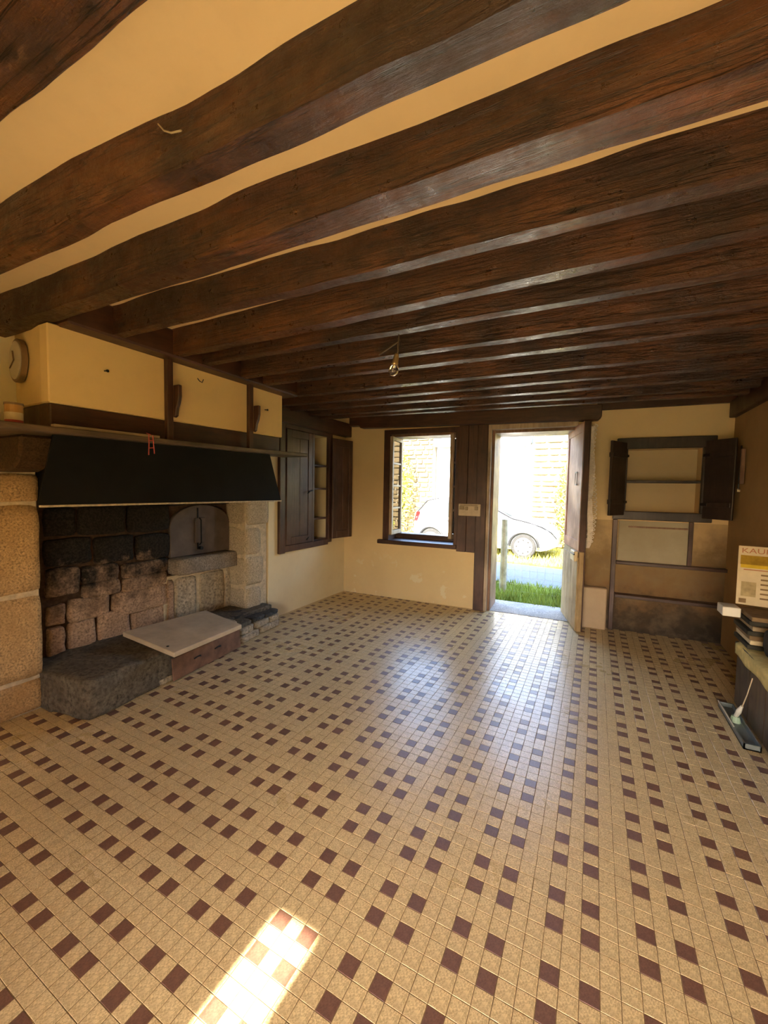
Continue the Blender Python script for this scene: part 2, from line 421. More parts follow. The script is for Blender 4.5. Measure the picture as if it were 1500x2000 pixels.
for vis, i, j, x, y in rest:
    b = len(v_); dz = rt.uniform(-.0005, .0005); sx, sy = rt.uniform(-.005, .005), rt.uniform(-.005, .005)
    jx, jy = rt.uniform(-.0006, .0006), rt.uniform(-.0006, .0006)
    v_ += [(x + a + jx, y + bb + jy, c + dz + a * sx + bb * sy) for a, bb, c in TV]
    f_ += [tuple(q + b for q in f) for f in TF]; mi_ += [1 if isdark(i, j) else 0] * len(TF)
o = mk('floor_tiles', v_, f_, None, floor, mats=[M['tile'], M['tiledark']], fm=mi_); o['kind'] = 'stuff'

# ---- ceiling and roof above it
ce = box('ceiling', -3.45, XR + .45, YR - .35, 5.05, ZC, ZC + .12, M['ceil'], bevel=0); setp(ce, 'cream plastered ceiling between dark beams', kind='structure')
rf = MB(); rf.prism([(YR - .45, 2.44), (5.25, 2.44), (1.6, 4.9)], -9, 6, lambda p, q, t: (t, p, q))
setp(rf.out('roof', M['roofslate']), 'pitched slate roof over the room', kind='structure')

# ---- back wall
wb = MB()
def wbx(u0, u1, z0, z1, v0=0, v1=.42): wb.box(u0, u1, v0, v1, z0, z1, W)
wbx(-.6, .57, 0, ZC)                 # left of the window
wbx(.57, 1.47, 0, .70); wbx(.57, 1.47, 2.06, ZC)
wbx(1.47, 1.82, 0, ZC)
wbx(1.82, 2.70, 2.09, ZC)
wbx(2.70, 3.14, 0, 2.31)
wbx(3.14, 3.74, 0, 1.19); wbx(3.14, 3.74, 1.80, ZC); wbx(3.14, 3.74, 1.19, 1.80, .20)
wbx(3.74, 4.4, 0, ZC)
wback = wb.out('wall_back', M['plaster_back']); setp(wback, 'cream plastered wall with the window, the open door and a niche', kind='structure')
# niche lining
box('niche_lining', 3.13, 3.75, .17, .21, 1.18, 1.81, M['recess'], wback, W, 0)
# stained thin skim, darkened for corner shade, on the wall right of the door (below the small cupboard)
box('wall_patch', 2.75, 3.965, -.004, .002, .0, 1.10, M['plaster_dirty_shade'], wback, W, 0)
box('wall_patch', 3.10, 3.70, -.010, .002, .70, 1.10, plaster('grey_patch', (.42, .36, .25), (.26, .20, .12), .5), wback, W, .002)
# ---- right wall
wr = box('wall_right', XR, XR + .4, YR - .35, 4.9, 0, ZC, plaster('right_plaster_shade_tone', (.46, .30, .14), (.30, .19, .085), .5), bevel=0); setp(wr, 'shaded cream plaster wall on the right', kind='structure')  # brown tone holds the shade on this cream wall
box('trim_1', XR - .05, XR + .02, YR, 4.63, 2.055, 2.20, M['darkwood_y'], bevel=.006)['kind'] = 'structure'
# ---- rear wall behind the camera: added sun slit and added window for fill light
RW0, RW1 = YR - .35, YR
wrr = MB()
sx0, sx1 = -.845, -.69
added_wins = [(-.50, .98)]
SLZ = (0.925 - RW0) * math.tan(math.radians(SUN_EL))
def rbx(x0, x1, z0, z1): wrr.box(x0, x1, RW0, RW1, z0, z1)
rbx(-3.4, sx0, 0, ZC); rbx(sx0, sx1, min(SLZ, 2.2), ZC); rbx(sx1, added_wins[0][0], 0, ZC)
rbx(*added_wins[0], 0, .55); rbx(*added_wins[0], 1.45, ZC); rbx(added_wins[0][1], XR + .4, 0, ZC)
setp(wrr.out('wall_rear', M['plaster']), 'plaster wall behind the viewer with an added window and sun slit', kind='structure')
for k, (a, b) in enumerate(added_wins):
    w = struct('window_%d' % (k + 2), 'added low window behind the viewer that lets in fill light')
    fm = MB()
    fm.box(a, a + .05, RW0 + .1, RW0 + .16, .55, 1.45); fm.box(b - .05, b, RW0 + .1, RW0 + .16, .55, 1.45)
    fm.box(a, b, RW0 + .1, RW0 + .16, .55, .60); fm.box(a, b, RW0 + .1, RW0 + .16, 1.40, 1.45); fm.box((a + b) / 2 - .03, (a + b) / 2 + .03, RW0 + .1, RW0 + .16, .6, 1.40)
    fm.out('window_frame', M['darkwood'], w, .003)
    portal('portal', ((a + b) / 2, RW1 - .01, 1.0), b - a, .88, (0, 1, 0))

# ---- left wall pieces
wl = MB()
wl.box(-3.45, -2.93, YR - .35, .88, 0, ZC)
wl.box(-3.45, -2.93, .88, 3.06, 1.75, ZC)
wl.box(-3.45, -3.24, .88, 3.06, 0, 1.75)
wl.box(-3.24, -2.95, .88, 1.10, 0, 1.75)
wl.box(-3.24, -2.95, 2.80, 3.06, 0, 1.75)
wl.box(-3.45, XL, 3.06, 3.27, 0, ZC); wl.box(-3.45, XL, 4.10, 4.75, 0, ZC)
wl.box(-3.45, XL, 3.27, 4.10, 0, .73); wl.box(-3.45, XL, 3.27, 4.10, 1.99, ZC); wl.box(-3.45, -3.20, 3.27, 4.10, .73, 1.99)
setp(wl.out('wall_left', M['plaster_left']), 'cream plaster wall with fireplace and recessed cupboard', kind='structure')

# ================================================================== BEAMS
beams = [('A', -.9, .29, .44, .02), ('B', -.16, .715, .79, .036), ('C', -.2, 1.0, 1.10, .022), ('D', -.26, 1.325, 1.385, .03), ('E', -.31, 1.61, 1.678, .0),
         ('F', -.357, 1.865, 1.925, .027), ('G', -.42, 2.195, 2.255, .03), ('H', -.46, 2.44, 2.51, .045), ('I', -.53, 2.843, 2.91, .045),
         ('J', -.58, 3.144, 3.214, .055), ('K', -.63, 3.42, 3.50, .065), ('L', -.69, 3.74, 3.81, .075), ('M', -.72, 3.96, 4.03, .085)]
ordn = ['first', 'second', 'third', 'fourth', 'fifth', 'sixth', 'seventh', 'eighth', 'ninth', 'tenth', 'eleventh', 'twelfth', 'thirteenth']
bl = {0: 'broad dark ceiling beam cut off by the upper left corner of the photo',
      1: 'wavy-edged brown beam crossing the ceiling from top centre, second from the viewer',
      2: 'thick brown beam with a large dark knot, third from the viewer',
      3: 'rough beam with glinting flaked underside, fourth from the viewer',
      12: 'last thin ceiling beam nearest to the back wall'}
for bi, (nm, x0, yf, yb, sl_) in enumerate(beams):
    yc, w = (yf + yb) / 2, yb - yf
    xa = -2.93 if bi <= 2 or bi >= 9 else -2.34
    xb = XR + .05
    nseg = 90; wave = .020 if bi < 4 else .006
    prof = [(-.5, -1), (-.5, -.72), (-.5, -.35), (-.5, -.05), (-.46, 0), (0, .0), (.46, 0), (.5, -.05), (.5, -.35), (.5, -.72), (.5, -1)]
    vs, fs = [], []; n = len(prof)
    for s in range(nseg + 1):
        x = xa + (xb - xa) * s / nseg
        yy = yc + sl_ * (x - x0)
        zsag = noise.noise(Vector((x * .8, bi * 7.1, 0))) * .006
        for (a, b) in prof:
            hz = -b                       # 0 bottom, 1 top
            off = noise.noise(Vector((x * 1.7, bi * 3.3 + (a > 0) * 50, hz * .8))) * wave * (.25 + hz * 1.3)
            off += noise.noise(Vector((x * 6, bi * 5.3 + (a > 0) * 20, hz * 2))) * wave * .35
            if a < 0: yv = yy + a * w + off
            elif a > 0: yv = yy + a * w - off
            else: yv = yy
            zv = ZB + zsag + hz * (ZC - ZB + .01) + (noise.noise(Vector((x * 4, a * 3, bi))) * .005 if hz < .2 else 0)
            vs.append((x, yv, zv if hz < .99 else ZC + .004))
    for s in range(nseg):
        for k in range(n - 1):
            a = s * n + k; fs.append((a, a + n, a + n + 1, a + 1))
    fs.append(tuple(range(n))); fs.append(tuple(reversed([nseg * n + k for k in range(n)])))
    o = mk('ceiling_beam', vs, fs, M['beam'], None, True)
    o.data.set_sharp_from_angle(angle=math.radians(38))
    setp(o, bl.get(bi, 'dark brown ceiling beam, %s counting from the viewer towards the back wall' % ordn[bi]), 'beam', 'dark ceiling beams')
# header that the beams frame into above the chimney breast
o = box('header_beam', -2.52, -2.31, 1.06, 2.78, ZB - .012, ZC, M['darkwood_y'], bevel=.01)
setp(o, 'dark header timber above the chimney breast carrying the beam ends', 'beam')
# timbers over the left cupboard and the back wall
o = box('trim_2', XL - .02, XL + .09, 2.80, 4.50, 2.03, ZB + .04, M['darkwood_y'], bevel=.008); o['kind'] = 'structure'
lt = MB()
lt.prism([(.06, 2.16), (.06, 2.27), (2.90, 2.235), (2.90, 2.115), (2.87, 2.085), (.22, 2.128), (.2, 2.16)], -.10, .02, lambda p, q, t: W(p, t, q))
o = lt.out('trim_3', M['darkwood_x'], None, .006); o['kind'] = 'structure'; o['label'] = 'dark lintel beam over the window and the door'
o = box('trim_4', 2.86, 3.98, -.05, .02, 2.19, 2.30, M['darkwood_x'], None, W, .006); o['kind'] = 'structure'

# ================================================================== WINDOW, PANEL, DOOR
w1 = struct('window_1', 'small window with both glazed casements swung inwards')
fr = MB()
fr.box(.52, .60, -.02, .40, .70, 2.10, W); fr.box(1.43, 1.475, -.02, .40, .70, 2.10, W)
fr.box(.52, 1.475, -.02, .40, 2.045, 2.10, W); fr.box(.52, 1.475, .30, .40, .70, .80, W)
fr.out('window_frame', M['darkwood'], w1, .004)
box('window_head', .60, 1.43, .02, .30, 2.015, 2.046, M['jamb'], w1, W, .003)
box('window_sill', .46, 1.475, -.055, .34, .685, .735, M['darkwood_x'], w1, W, .006)
box('bottom_rail', .60, 1.43, .22, .30, .735, .80, M['darkwood_x'], w1, W, .005)
def casement(hu, hv, ang, wid, z0, z1, nm, npan, matf):
    # hinged at (hu,hv), turned from the closed position by ang
    c, s = math.cos(ang), math.sin(ang)
    def F(a, t, z): return W(hu + a * c - t * s, hv + a * s + t * c, z)
    cs = box(nm, 0, .045, -.02, .02, z0, z1, matf, w1, F, .003)
    box('stile', wid - .045, wid, -.02, .02, z0, z1, matf, cs, F, .003)
    box('rail', .045, wid - .045, -.02, .02, z0, z0 + .05, matf, cs, F, .002)
    box('rail', .045, wid - .045, -.02, .02, z1 - .045, z1, matf, cs, F, .002)
    ph = (z1 - z0 - .095) / npan
    for k in range(npan):
        zz = z0 + .05 + k * ph
        if k: box('muntin', .045, wid - .045, -.013, .013, zz - .011, zz + .011, matf, cs, F, .002)
        box('pane', .04, wid - .04, -.0015, .0015, zz + .006, zz + ph - .006, M['pane'], cs, F, 0)
casement(.615, .33, math.radians(-88), .36, .80, 2.02, 'casement', 4, M['casing'])
casement(1.425, .33, math.radians(180 + 85), .38, .80, 2.02, 'casement', 4, M['casing'])
# dark boarding between window and door
tp = struct('trim_5', 'dark stained boarding between the window and the door')
bw_ = (1.80 - 1.468) / 3
for k in range(3): box('board', 1.47 + k * bw_, 1.47 + (k + 1) * bw_ - .002, -.03 + (.002 if k == 1 else 0), .01, .66 + (0 if k < 2 else 0), 2.11, M['darkwood'], tp, W, .004)
box('post', 1.685, 1.80, -.042, .01, 0, 2.11, M['darkwood'], tp, W, .006)
# door surround
d1 = struct('door_1', 'weathered entrance door standing wide open into the room')
dm = MB(); dm.box(1.80, 1.835, -.04, .36, 0, 2.10, W); dm.out('casing', M['casing'], d1, .004)
dm = MB(); dm.box(1.835, 1.865, .02, .42, 0, 2.08, W); dm.out('jamb', M['jamb'], d1, .004)
dm = MB(); dm.box(2.612, 2.70, .36, .42, 0, 2.08, W); dm.out('jamb', M['jamb'], d1, .004)
dm = MB(); dm.box(1.82, 2.70, -.035, .05, 2.045, 2.10, W); dm.out('head_casing', M['casing'], d1, .004)
dm = MB(); dm.box(1.835, 2.70, .05, .42, 2.015, 2.09, W); dm.out('head', M['jamb'], d1, .004)
HX, HY = -.262, 4.945; EX, EY = -.088, 4.29
LA = math.atan2(EY - HY, EX - HX); LL = math.hypot(EX - HX, EY - HY)
def DL(a, t, z):  # along leaf, t>0 is the outside face (towards the opening)
    c, s = math.cos(LA), math.sin(LA)
    return (HX + a * c + t * s, HY + a * s - t * c, z)
up = box('upper_leaf', 0, LL, -.022, .022, .80, 2.045, M['doorout'], d1, DL, .004)
box('stile', .0, .075, .018, .030, .80, 2.045, M['doorout'], up, DL, .003)
box('stile', LL - .075, LL, .018, .030, .80, 2.045, M['doorout'], up, DL, .003)
box('rail', .075, LL - .075, .018, .029, 1.95, 2.045, M['doorout'], up, DL, .003)
box('rail', .075, LL - .075, .018, .029, .80, .90, M['doorout'], up, DL, .003)
box('edge_strip', LL - .004, LL + .012, -.024, .026, .80, 2.045, M['darkwood'], up, DL, .002)  # dark stile edge, with the free edge's shade put into the wood colour
box('inner_board', .0, LL - .01, -.036, -.022, .80, 2.045, M['darkwood'], up, DL, .003)
pl = MB(); pl.box(.42, .50, .029, .034, 1.44, 1.455, DL); pl.box(.42, .50, .029, .034, 1.56, 1.575, DL); pl.box(.42, .432, .029, .034, 1.44, 1.575, DL); pl.box(.488, .50, .029, .034, 1.44, 1.575, DL)
pl.out('spyhole_frame', M['rust'], up)
lo = box('lower_leaf', 0, LL, -.022, .022, .012, .795, M['doorlow'], d1, DL, .004)
for k in range(5): box('board', .01 + k * (LL - .02) / 5, .006 + (k + 1) * (LL - .02) / 5, .02, .032, .02, .74, M['doorlow'], lo, DL, .003)
box('inner_board', 0, LL - .01, -.036, -.022, .012, .795, M['darkwood'], lo, DL, .003)
box('lock_box', LL - .17, LL - .01, .03, .065, .70, .80, M['cream'], lo, DL, .006)
box('bolt', LL - .12, LL + .02, .066, .076, .765, .778, M['iron'], lo, DL, .002)
box('handle', LL - .10, LL - .06, -.085, -.036, .93, .95, M['iron'], up, DL, .004)
th = box('threshold', 1.80, 2.70, .02, .55, -.06, .006, M['threshold'], d1, W, .01)
# lace curtain on the inside of the door
lc = thing('lace_curtain', 'white scalloped lace curtain hanging on the inner side of the open door', 'curtain', DL(LL * .55, -.08, .80))
def lace():
    vs, fs = [], []; n, mrow = 46, 34
    for r in range(mrow + 1):
        z = .80 + .03 + (2.00 - .83) * r / mrow
        for k in range(n + 1):
            a = .06 + (LL - .10) * k / n
            t = -.062 + .022 * math.sin(k * .9) + .008 * math.sin(k * 2.1 + r * .2) - .012 * math.sin(r * .35)
            if k == n: a += .03 * abs(math.sin(r * .9)) - .015; t -= .012
            vs.append(DL(a, t, z))
    for r in range(mrow):
        for k in range(n):
            if (r % 3 == 1 and k % 3 == 1) or (r % 5 == 3 and k % 4 == 2): continue
            q = r * (n + 1) + k; fs.append((q, q + 1, q + n + 2, q + n + 1))
    return mk('lace', vs, fs, M['lace'], lc, False)
lace()
# scalloped lace edge standing off towards the wall
sc = MB()
for r in range(30):
    z = .90 + r * .038
    a0 = LL - .03 + .0 * r
    base = -.075 - .022 * math.sin(r * .21)
    pts = [DL(a0, base - .026 * math.sin(math.pi * q / 6), z - .019 + .038 * q / 6) for q in range(7)]
    sc.tube(pts, .0045, 5)
    sc.tube([DL(a0, base - .004, z - .019), DL(a0 - .02, base + .03, z)], .003, 4)
    sc.tube([DL(a0, base - .012, z), DL(a0 - .02, base + .04, z + .01)], .0035, 4)
sc.out('scalloped_edge', M['lace'], lc)
rd = MB(); rd.tube([DL(.04, -.05, 2.005), DL(LL - .02, -.05, 2.005)], .006, 8); rd.out('curtain_rod', M['brass'], lc)
portal('portal', W(2.24, .40, 1.03), .75, 2.0, (-WV.x, -WV.y, 0))
portal('portal', W(1.02, .39, 1.41), .82, 1.2, (-WV.x, -WV.y, 0))
# switch panel on the boarding
sp = thing('switch_panel', 'ivory electrical switch panel on the dark boarding', 'switch', W(1.617, -.045, 1.08))
box('backplate', 1.492, 1.742, -.060, -.042, 1.08, 1.218, M['ivory'], sp, W, .005)
box('raised_box', 1.505, 1.56, -.070, -.058, 1.15, 1.19, M['ivory_d'], sp, W, .003)
box('rocker', 1.572, 1.602, -.072, -.058, 1.145, 1.185, M['ivory_d'], sp, W, .003)
box('socket', 1.678, 1.715, -.070, -.058, 1.15, 1.188, M['ivory_d'], sp, W, .003)
box('label_strip', 1.51, 1.71, -.0625, -.059, 1.193, 1.206, M['ivory_d'], sp, W, .001)

# ================================================================== SMALL CUPBOARD IN THE NICHE (right)
nc = thing('niche_cupboard', 'small black-brown wall cupboard with both shutters open beside the door', 'cupboard', W(3.44, -.02, 1.11))
f = MB()
f.box(3.05, 3.835, -.035, .0, 1.80, 1.905, W); f.box(3.04, 3.83, -.035, .0, 1.112, 1.195, W)
f.box(3.055, 3.145, -.035, .0, 1.195, 1.80, W); f.box(3.735, 3.83, -.035, .0, 1.195, 1.80, W)
f.out('frame', M['blackwood'], nc, .005)
box('shelf', 3.142, 3.738, .005, .17, 1.474, 1.497, M['blackwood'], nc, W, .003)
def leafw(nm, hu, hv, ang, wid, z0, z1, mat, par, t0=.0, tdir=1, battens=True):
    c, s = math.cos(ang), math.sin(ang)
    def F(a, t, z): return W(hu + a * c - t * s, hv + a * s + t * c, z)
    d = box(nm, 0, wid, -.011, .011, z0, z1, mat, par, F, .004)
    if battens:
        for zz in (z0 + .13, z1 - .13): box('batten', .01, wid - .01, -.024, .024, zz - .022, zz + .022, mat, d, F, .003)
        for zz in (z0 + .13, z1 - .13): box('hinge', -.012, .05, -.027, .027, zz - .012, zz + .012, M['iron'], d, F, .002)
    return d
leafw('shutter', 3.125, -.045, math.radians(-122), .27, 1.155, 1.86, M['blackwood'], nc)
leafw('shutter', 3.755, -.045, math.radians(-52), .255, 1.150, 1.855, M['blackwood'], nc)
# framework on the wall below it
sh = thing('wall_framework', 'worn wooden uprights and shelf rails below the small cupboard', 'shelf', W(3.5, -.02, 0))
box('upright', 3.045, 3.085, -.045, .0, 0.0, 1.11, M['darkwood'], sh, W, .003)
box('rail', 3.085, 3.96, -.075, .0, .672, .702, M['darkwood_x'], sh, W, .004)
box('rail', 3.085, 3.96, -.095, .0, .345, .378, M['darkwood_x'], sh, W, .004)
box('upright', 3.665, 3.70, -.03, .0, .70, 1.11, M['darkwood'], sh, W, .003)
box('batten', 3.18, 3.66, -.018, -.005, 1.035, 1.05, M['jamb'], sh, W, .002)
o = box('plaster_pier', 2.80, 3.02, -.10, -.006, 0.003, .42, plaster('pier_plaster', (.50, .36, .23), (.30, .2, .12), .5), None, W, .01)
setp(o, 'low brown plastered pier against the wall behind the open door', 'pier')
# ================================================================== RIGHT WALL THINGS
cal = thing('calendar', 'printed calendar with a yellow picture band standing on the clutter by the right wall', 'calendar', (.96, 3.39, .66))
CA = Vector((.852, 3.40, .655)); cu = Vector((.985, -.17, 0)).normalized(); cw = Vector((.02, .10, .995)).normalized(); cn_ = cu.cross(cw)
def CP(a, t, z): return tuple(CA + cu * a + cw * z + cn_ * t)
def cbox(name, a0, a1, z0, z1, t0, t1, mat): return box(name, a0, a1, t0, t1, z0, z1, mat, cal, CP, 0)
cbox('sheet', 0, .218, 0, .382, -.004, .004, M['paper'])
cbox('picture_band', .012, .206, .262, .322, .004, .005, M['ochre'])
cbox('picture_band', .014, .206, .240, .262, .004, .005, M['yellow'])
cbox('text_line', .03, .19, .226, .232, .004, .005, M['inkred'])
cr = random.Random(5)
for r in range(6):
    z0 = .195 - r * .03; cbox('text_line', .115, .115 + cr.uniform(.04, .08), z0, z0 + .010, .004, .005, M['inkbrown'])
cbox('text_block', .022, .095, .055, .15, .004, .0048, plain('printed_tan', (.42, .32, .17), .8, .2, 30, .2))
cbox('text_block', .014, .05, .012, .04, .004, .0048, M['inkbrown'])
txt = bpy.data.curves.new('calendar_title', 'FONT'); txt.body = 'KAUPU'; txt.size = .046; txt.extrude = .0006
tmp = bpy.data.objects.new('calendar_title', txt); tme = bpy.data.meshes.new_from_object(tmp); bpy.data.objects.remove(tmp)
for v in tme.vertices: v.co = Vector(CP(.014 + v.co.x * 1.25, .0048 + v.co.z, .337 + v.co.y))
tme.materials.clear(); tme.materials.append(M['inkred']); link(bpy.data.objects.new('calendar_title', tme), cal)
hk = thing('hanging_tool', 'thin metal implement hanging high on the right wall by the corner', 'tool', (XR - .02, 4.42, 1.40))
hm = MB(); hm.tube([(XR - .02, 4.34, 1.78), (XR - .025, 4.32, 1.62), (XR - .022, 4.35, 1.42)], .006, 6); hm.out('rod', M['iron'], hk)
box('handle', XR - .034, XR - .006, 4.27, 4.295, 1.46, 1.75, M['jamb'], hk, None, .004)
hm = MB(); cyl(hm, (XR - .03, 4.35, 1.41), .014, .02, 10, 'x'); hm.out('knob', M['ivory'], hk)
# low chest and clutter
ch = thing('low_chest', 'low dark wooden chest against the right wall', 'chest', (.96, 2.7, 0))
box('body', .862, XR - .005, 2.05, 3.315, .02, .40, M['chest'], ch, None, .006)
box('lid', .845, XR - .005, 2.04, 3.33, .40, .425, M['chest'], ch, None, .005)
for k in range(5): box('front_board', .854, .864, 2.06 + k * .25, 2.06 + k * .25 + .246, .03, .39, M['chest'], ch, None, .003)
def draped(name, y0, y1, xf, ztop, drop, mat, label, cat, seed):
    vs, fs = [], []; n, mr = 24, 9
    for r in range(mr + 1):
        for k in range(n + 1):
            y = y0 + (y1 - y0) * k / n; q = r / mr
            wv = .006 * noise.noise(Vector((y * 9, q * 3, seed)))
            if q < .5: p = (xf + .006 + (.5 - q) * .24, y, ztop + .004 + abs(wv))
            else: p = (xf - .004 + wv, y, ztop - (q - .5) * 2 * drop * (1 + .25 * noise.noise(Vector((y * 6, 0, seed)))))
            vs.append(p)
    for r in range(mr):
        for k in range(n):
            a = r * (n + 1) + k; fs.append((a, a + 1, a + n + 2, a + n + 1))
    o = mk(name, vs, fs, mat, None, True)
    so = o.modifiers.new('thick', 'SOLIDIFY'); so.thickness = .002
    return setp(o, label, cat)
draped('newspaper', 2.60, 3.30, .845, .428, .075, M['news'], 'yellowed newspaper hanging over the edge of the low chest', 'newspaper', 3)
def lump(name, c, sx, sy, sz, mat, label, cat, seed):
    o = stone(name, (c[0], c[1], c[2] + sz / 2), sx, sy, sz, mat, None, .02, 7, None, 3.0, seed); return setp(o, label, cat)
lump('cloth_bundle', (.965, 2.86, .452), .17, .50, .16, M['cloth'], 'dark grey bundle of cloth lying on the low chest', 'cloth', 4)
pb = thing('magazine_stack', 'small stack of old magazines under the calendar on the low chest', 'magazines', (.95, 3.25, .436))
for k in range(7):
    dx, dy = rt.uniform(-.015, .015), rt.uniform(-.012, .012)
    box('magazine', .86 + dx, 1.06 + dx * .3, 3.14 + dy, 3.41 + dy, .437 + k * .029, .464 + k * .029, (M['cloth'], M['paper'], M['inkbrown'], M['cloth'], M['ivory_d'], M['cloth'], M['inkbrown'])[k], pb, None, .003)
o = box('paper_packet', .765, .858, 3.30, 3.43, .585, .645, M['white'], None, None, .004); setp(o, 'small white packet jutting out from the magazine stack', 'packet')
tr = thing('plastic_tray', 'low grey-blue plastic tray on the floor in front of the chest', 'tray', (.80, 3.0, 0))
tm = MB(); tm.box(.765, .84, 2.76, 3.26, .003, .010); tm.box(.765, .772, 2.76, 3.26, .003, .035); tm.box(.833, .84, 2.76, 3.26, .003, .035); tm.box(.765, .84, 2.76, 2.767, .003, .035); tm.box(.765, .84, 3.253, 3.26, .003, .035)
tm.out('basin', M['tray'], tr)
tm = MB(); tm.box(.762, .768, 2.93, 3.262, .034, .039); tm.out('rim', M['white'], tr)
br = thing('brush', 'white brush with pale green foot standing in the plastic tray', 'brush', (.80, 3.06, .01))
bm_ = MB(); bm_.tube([(.803, 3.06, .0105), (.803, 3.06, .045)], [.026, .020], 14); bm_.out('foot', M['green'], br)
bm_ = MB(); bm_.tube([(.803, 3.06, .044), (.808, 3.03, .09), (.814, 3.005, .135)], [.010, .014, .007], 12); bm_.out('bristles', M['white'], br)
bm_ = MB(); bm_.tube([(.814, 3.005, .13), (.825, 2.975, .22), (.836, 2.95, .33)], .003, 8); bm_.out('stick', M['ivory'], br)

# ================================================================== FIREPLACE
fp = struct('fireplace'); del fp['kind']; fp.location = (-2.7, 2.0, 0)
setp(fp, 'large stone fireplace with plaster chimney breast and bread oven on the left wall', 'fireplace')
rs = random.Random(11)
# near jamb of dressed granite blocks
jm = box('jamb', -3.22, -2.922, .90, 1.152, 0, 1.43, M['mortar'], fp, None, .004)
zs = [0.0, .22, .70, 1.135, 1.285, 1.425]
zs = [0.0, .20, .71, 1.245, 1.42]
for k in range(len(zs) - 1):
    z0, z1 = zs[k], zs[k + 1]
    stone('block', (-3.06, 1.018, (z0 + z1) / 2), .31, .285, z1 - z0 - .012, M['granite'], jm, .006, 7, None, 16, k + 20)
# far jamb, irregular quoins
jm2 = box('jamb', -3.22, -2.918, 2.752, 3.03, 0.14, 1.75, M['mortar'], fp, None, .004)
zq = [.15, .40, .70, .985, 1.25, 1.60]
for k in range(len(zq) - 1):
    z0, z1 = zq[k], zq[k + 1]; wd_ = (.20, .24, .20, .31, .27)[k]
    stone('block', (-3.06, 2.745 + wd_ / 2, (z0 + z1) / 2), .32, wd_, z1 - z0 - .012, M['granite_r'], jm2, .009, 6, None, 9, k + 40)
# fireback: coursed rough stones, joints recessed
fbk = box('fireback', -3.24, -3.165, 1.10, 2.80, .15, 1.70, M['dmortar'], fp, None, 0)
FBX = -3.135; sidx = 0
px_stones = [(84, 1183, 125, 1224), (127, 1163, 213, 1212), (85, 1226, 123, 1296), (124, 1212, 184, 1284), (186, 1192, 252, 1262), (215, 1148, 328, 1196), (253, 1188, 332, 1232),
             (238, 1122, 326, 1152), (156, 1136, 234, 1166), (84, 1108, 155, 1166), (236, 1095, 330, 1124), (158, 1102, 233, 1138), (84, 1050, 180, 1106), (182, 1046, 262, 1100),
             (264, 1042, 332, 1093), (84, 990, 150, 1048), (152, 988, 246, 1044), (248, 984, 332, 1040), (84, 930, 200, 986), (202, 930, 332, 982)]
for (xa_, ya_, xb_, yb_) in px_stones:
    sidx += 1; a = xp(xa_, 1000, FBX).y; b = xp(xb_, 1000, FBX).y; xm = (xa_ + xb_) / 2
    z1 = xp(xm, ya_, FBX).z; z0 = xp(xm, yb_, FBX).z
    stone('stone', (FBX - .05 + rs.uniform(-.004, .010), (a + b) / 2, (z0 + z1) / 2), .11, b - a - .012, z1 - z0 - .008, M['fireback'], fbk, .011, 6, None, 11, sidx)
# below the oven sill: two squared stones in pale mortar
box('mortar_bed', -3.20, -3.128, 2.07, 2.79, .15, .60, M['mortar'], fbk, None, 0)
for a, b in ((2.10, 2.155), (2.165, 2.37), (2.41, 2.68), (2.705, 2.785)):
    sidx += 1; stone('stone', (-3.15, (a + b) / 2, .375), .072, b - a, .40, M['rubble'] if a > 2.12 else M['fireback'], fbk, .006, 5, None, 10, sidx)
stone('oven_sill', (-3.10, 2.455, .675), .16, .66, .145, M['ovensill'], fp, .010, 7, None, 10, 77)
# stones around the oven mouth above the sill
for (a, b, z0, z1) in ((2.12, 2.30, 1.19, 1.36), (2.31, 2.55, 1.20, 1.40), (2.56, 2.78, 1.19, 1.36), (2.12, 2.45, 1.37, 1.56), (2.46, 2.78, 1.41, 1.6)):
    sidx += 1; stone('stone', (-3.16, (a + b) / 2, (z0 + z1) / 2), .09, b - a - .01, z1 - z0 - .01, M['fireback'], fbk, .01, 5, None, 7, sidx)
# oven door: arched iron plate
pr = [(2.13, .755), (2.74, .755)]
pr += [(2.435 + .305 * math.cos(t * math.pi / 16), 1.02 + .175 * math.sin(t * math.pi / 16)) for t in range(17)]
od = MB(); od.prism(pr, -3.155, -3.120, lambda p, q, t: (t, p, q)); odo = od.out('oven_door', M['oven'], fp, .004)
hb = MB(); hb.box(-3.12, -3.112, 2.385, 2.395, .80, 1.17); hb.out('seam', M['iron'], odo)
hb = MB(); hb.box(-3.12, -3.105, 2.36, 2.46, .86, 1.08); hb.out('draught_plate', M['oven'], odo, .003)
hb = MB(); hb.tube([(-3.106, 2.40, 1.08), (-3.085, 2.40, 1.06), (-3.085, 2.40, .86), (-3.106, 2.40, .84)], .006, 8); hb.out('handle', M['iron'], odo)
hb = MB(); cyl(hb, (-3.118, 2.41, .81), .016, .03, 12, 'x'); hb.out('knob', M['iron'], odo)
# cheeks
box('cheek', -3.2, -2.96, 2.765, 2.80, .15, 1.75, M['cheek'], fp, None, .002)
box('cheek', -3.2, -2.96, 1.10, 1.135, .15, 1.75, M['cheek'], fp, None, .002)
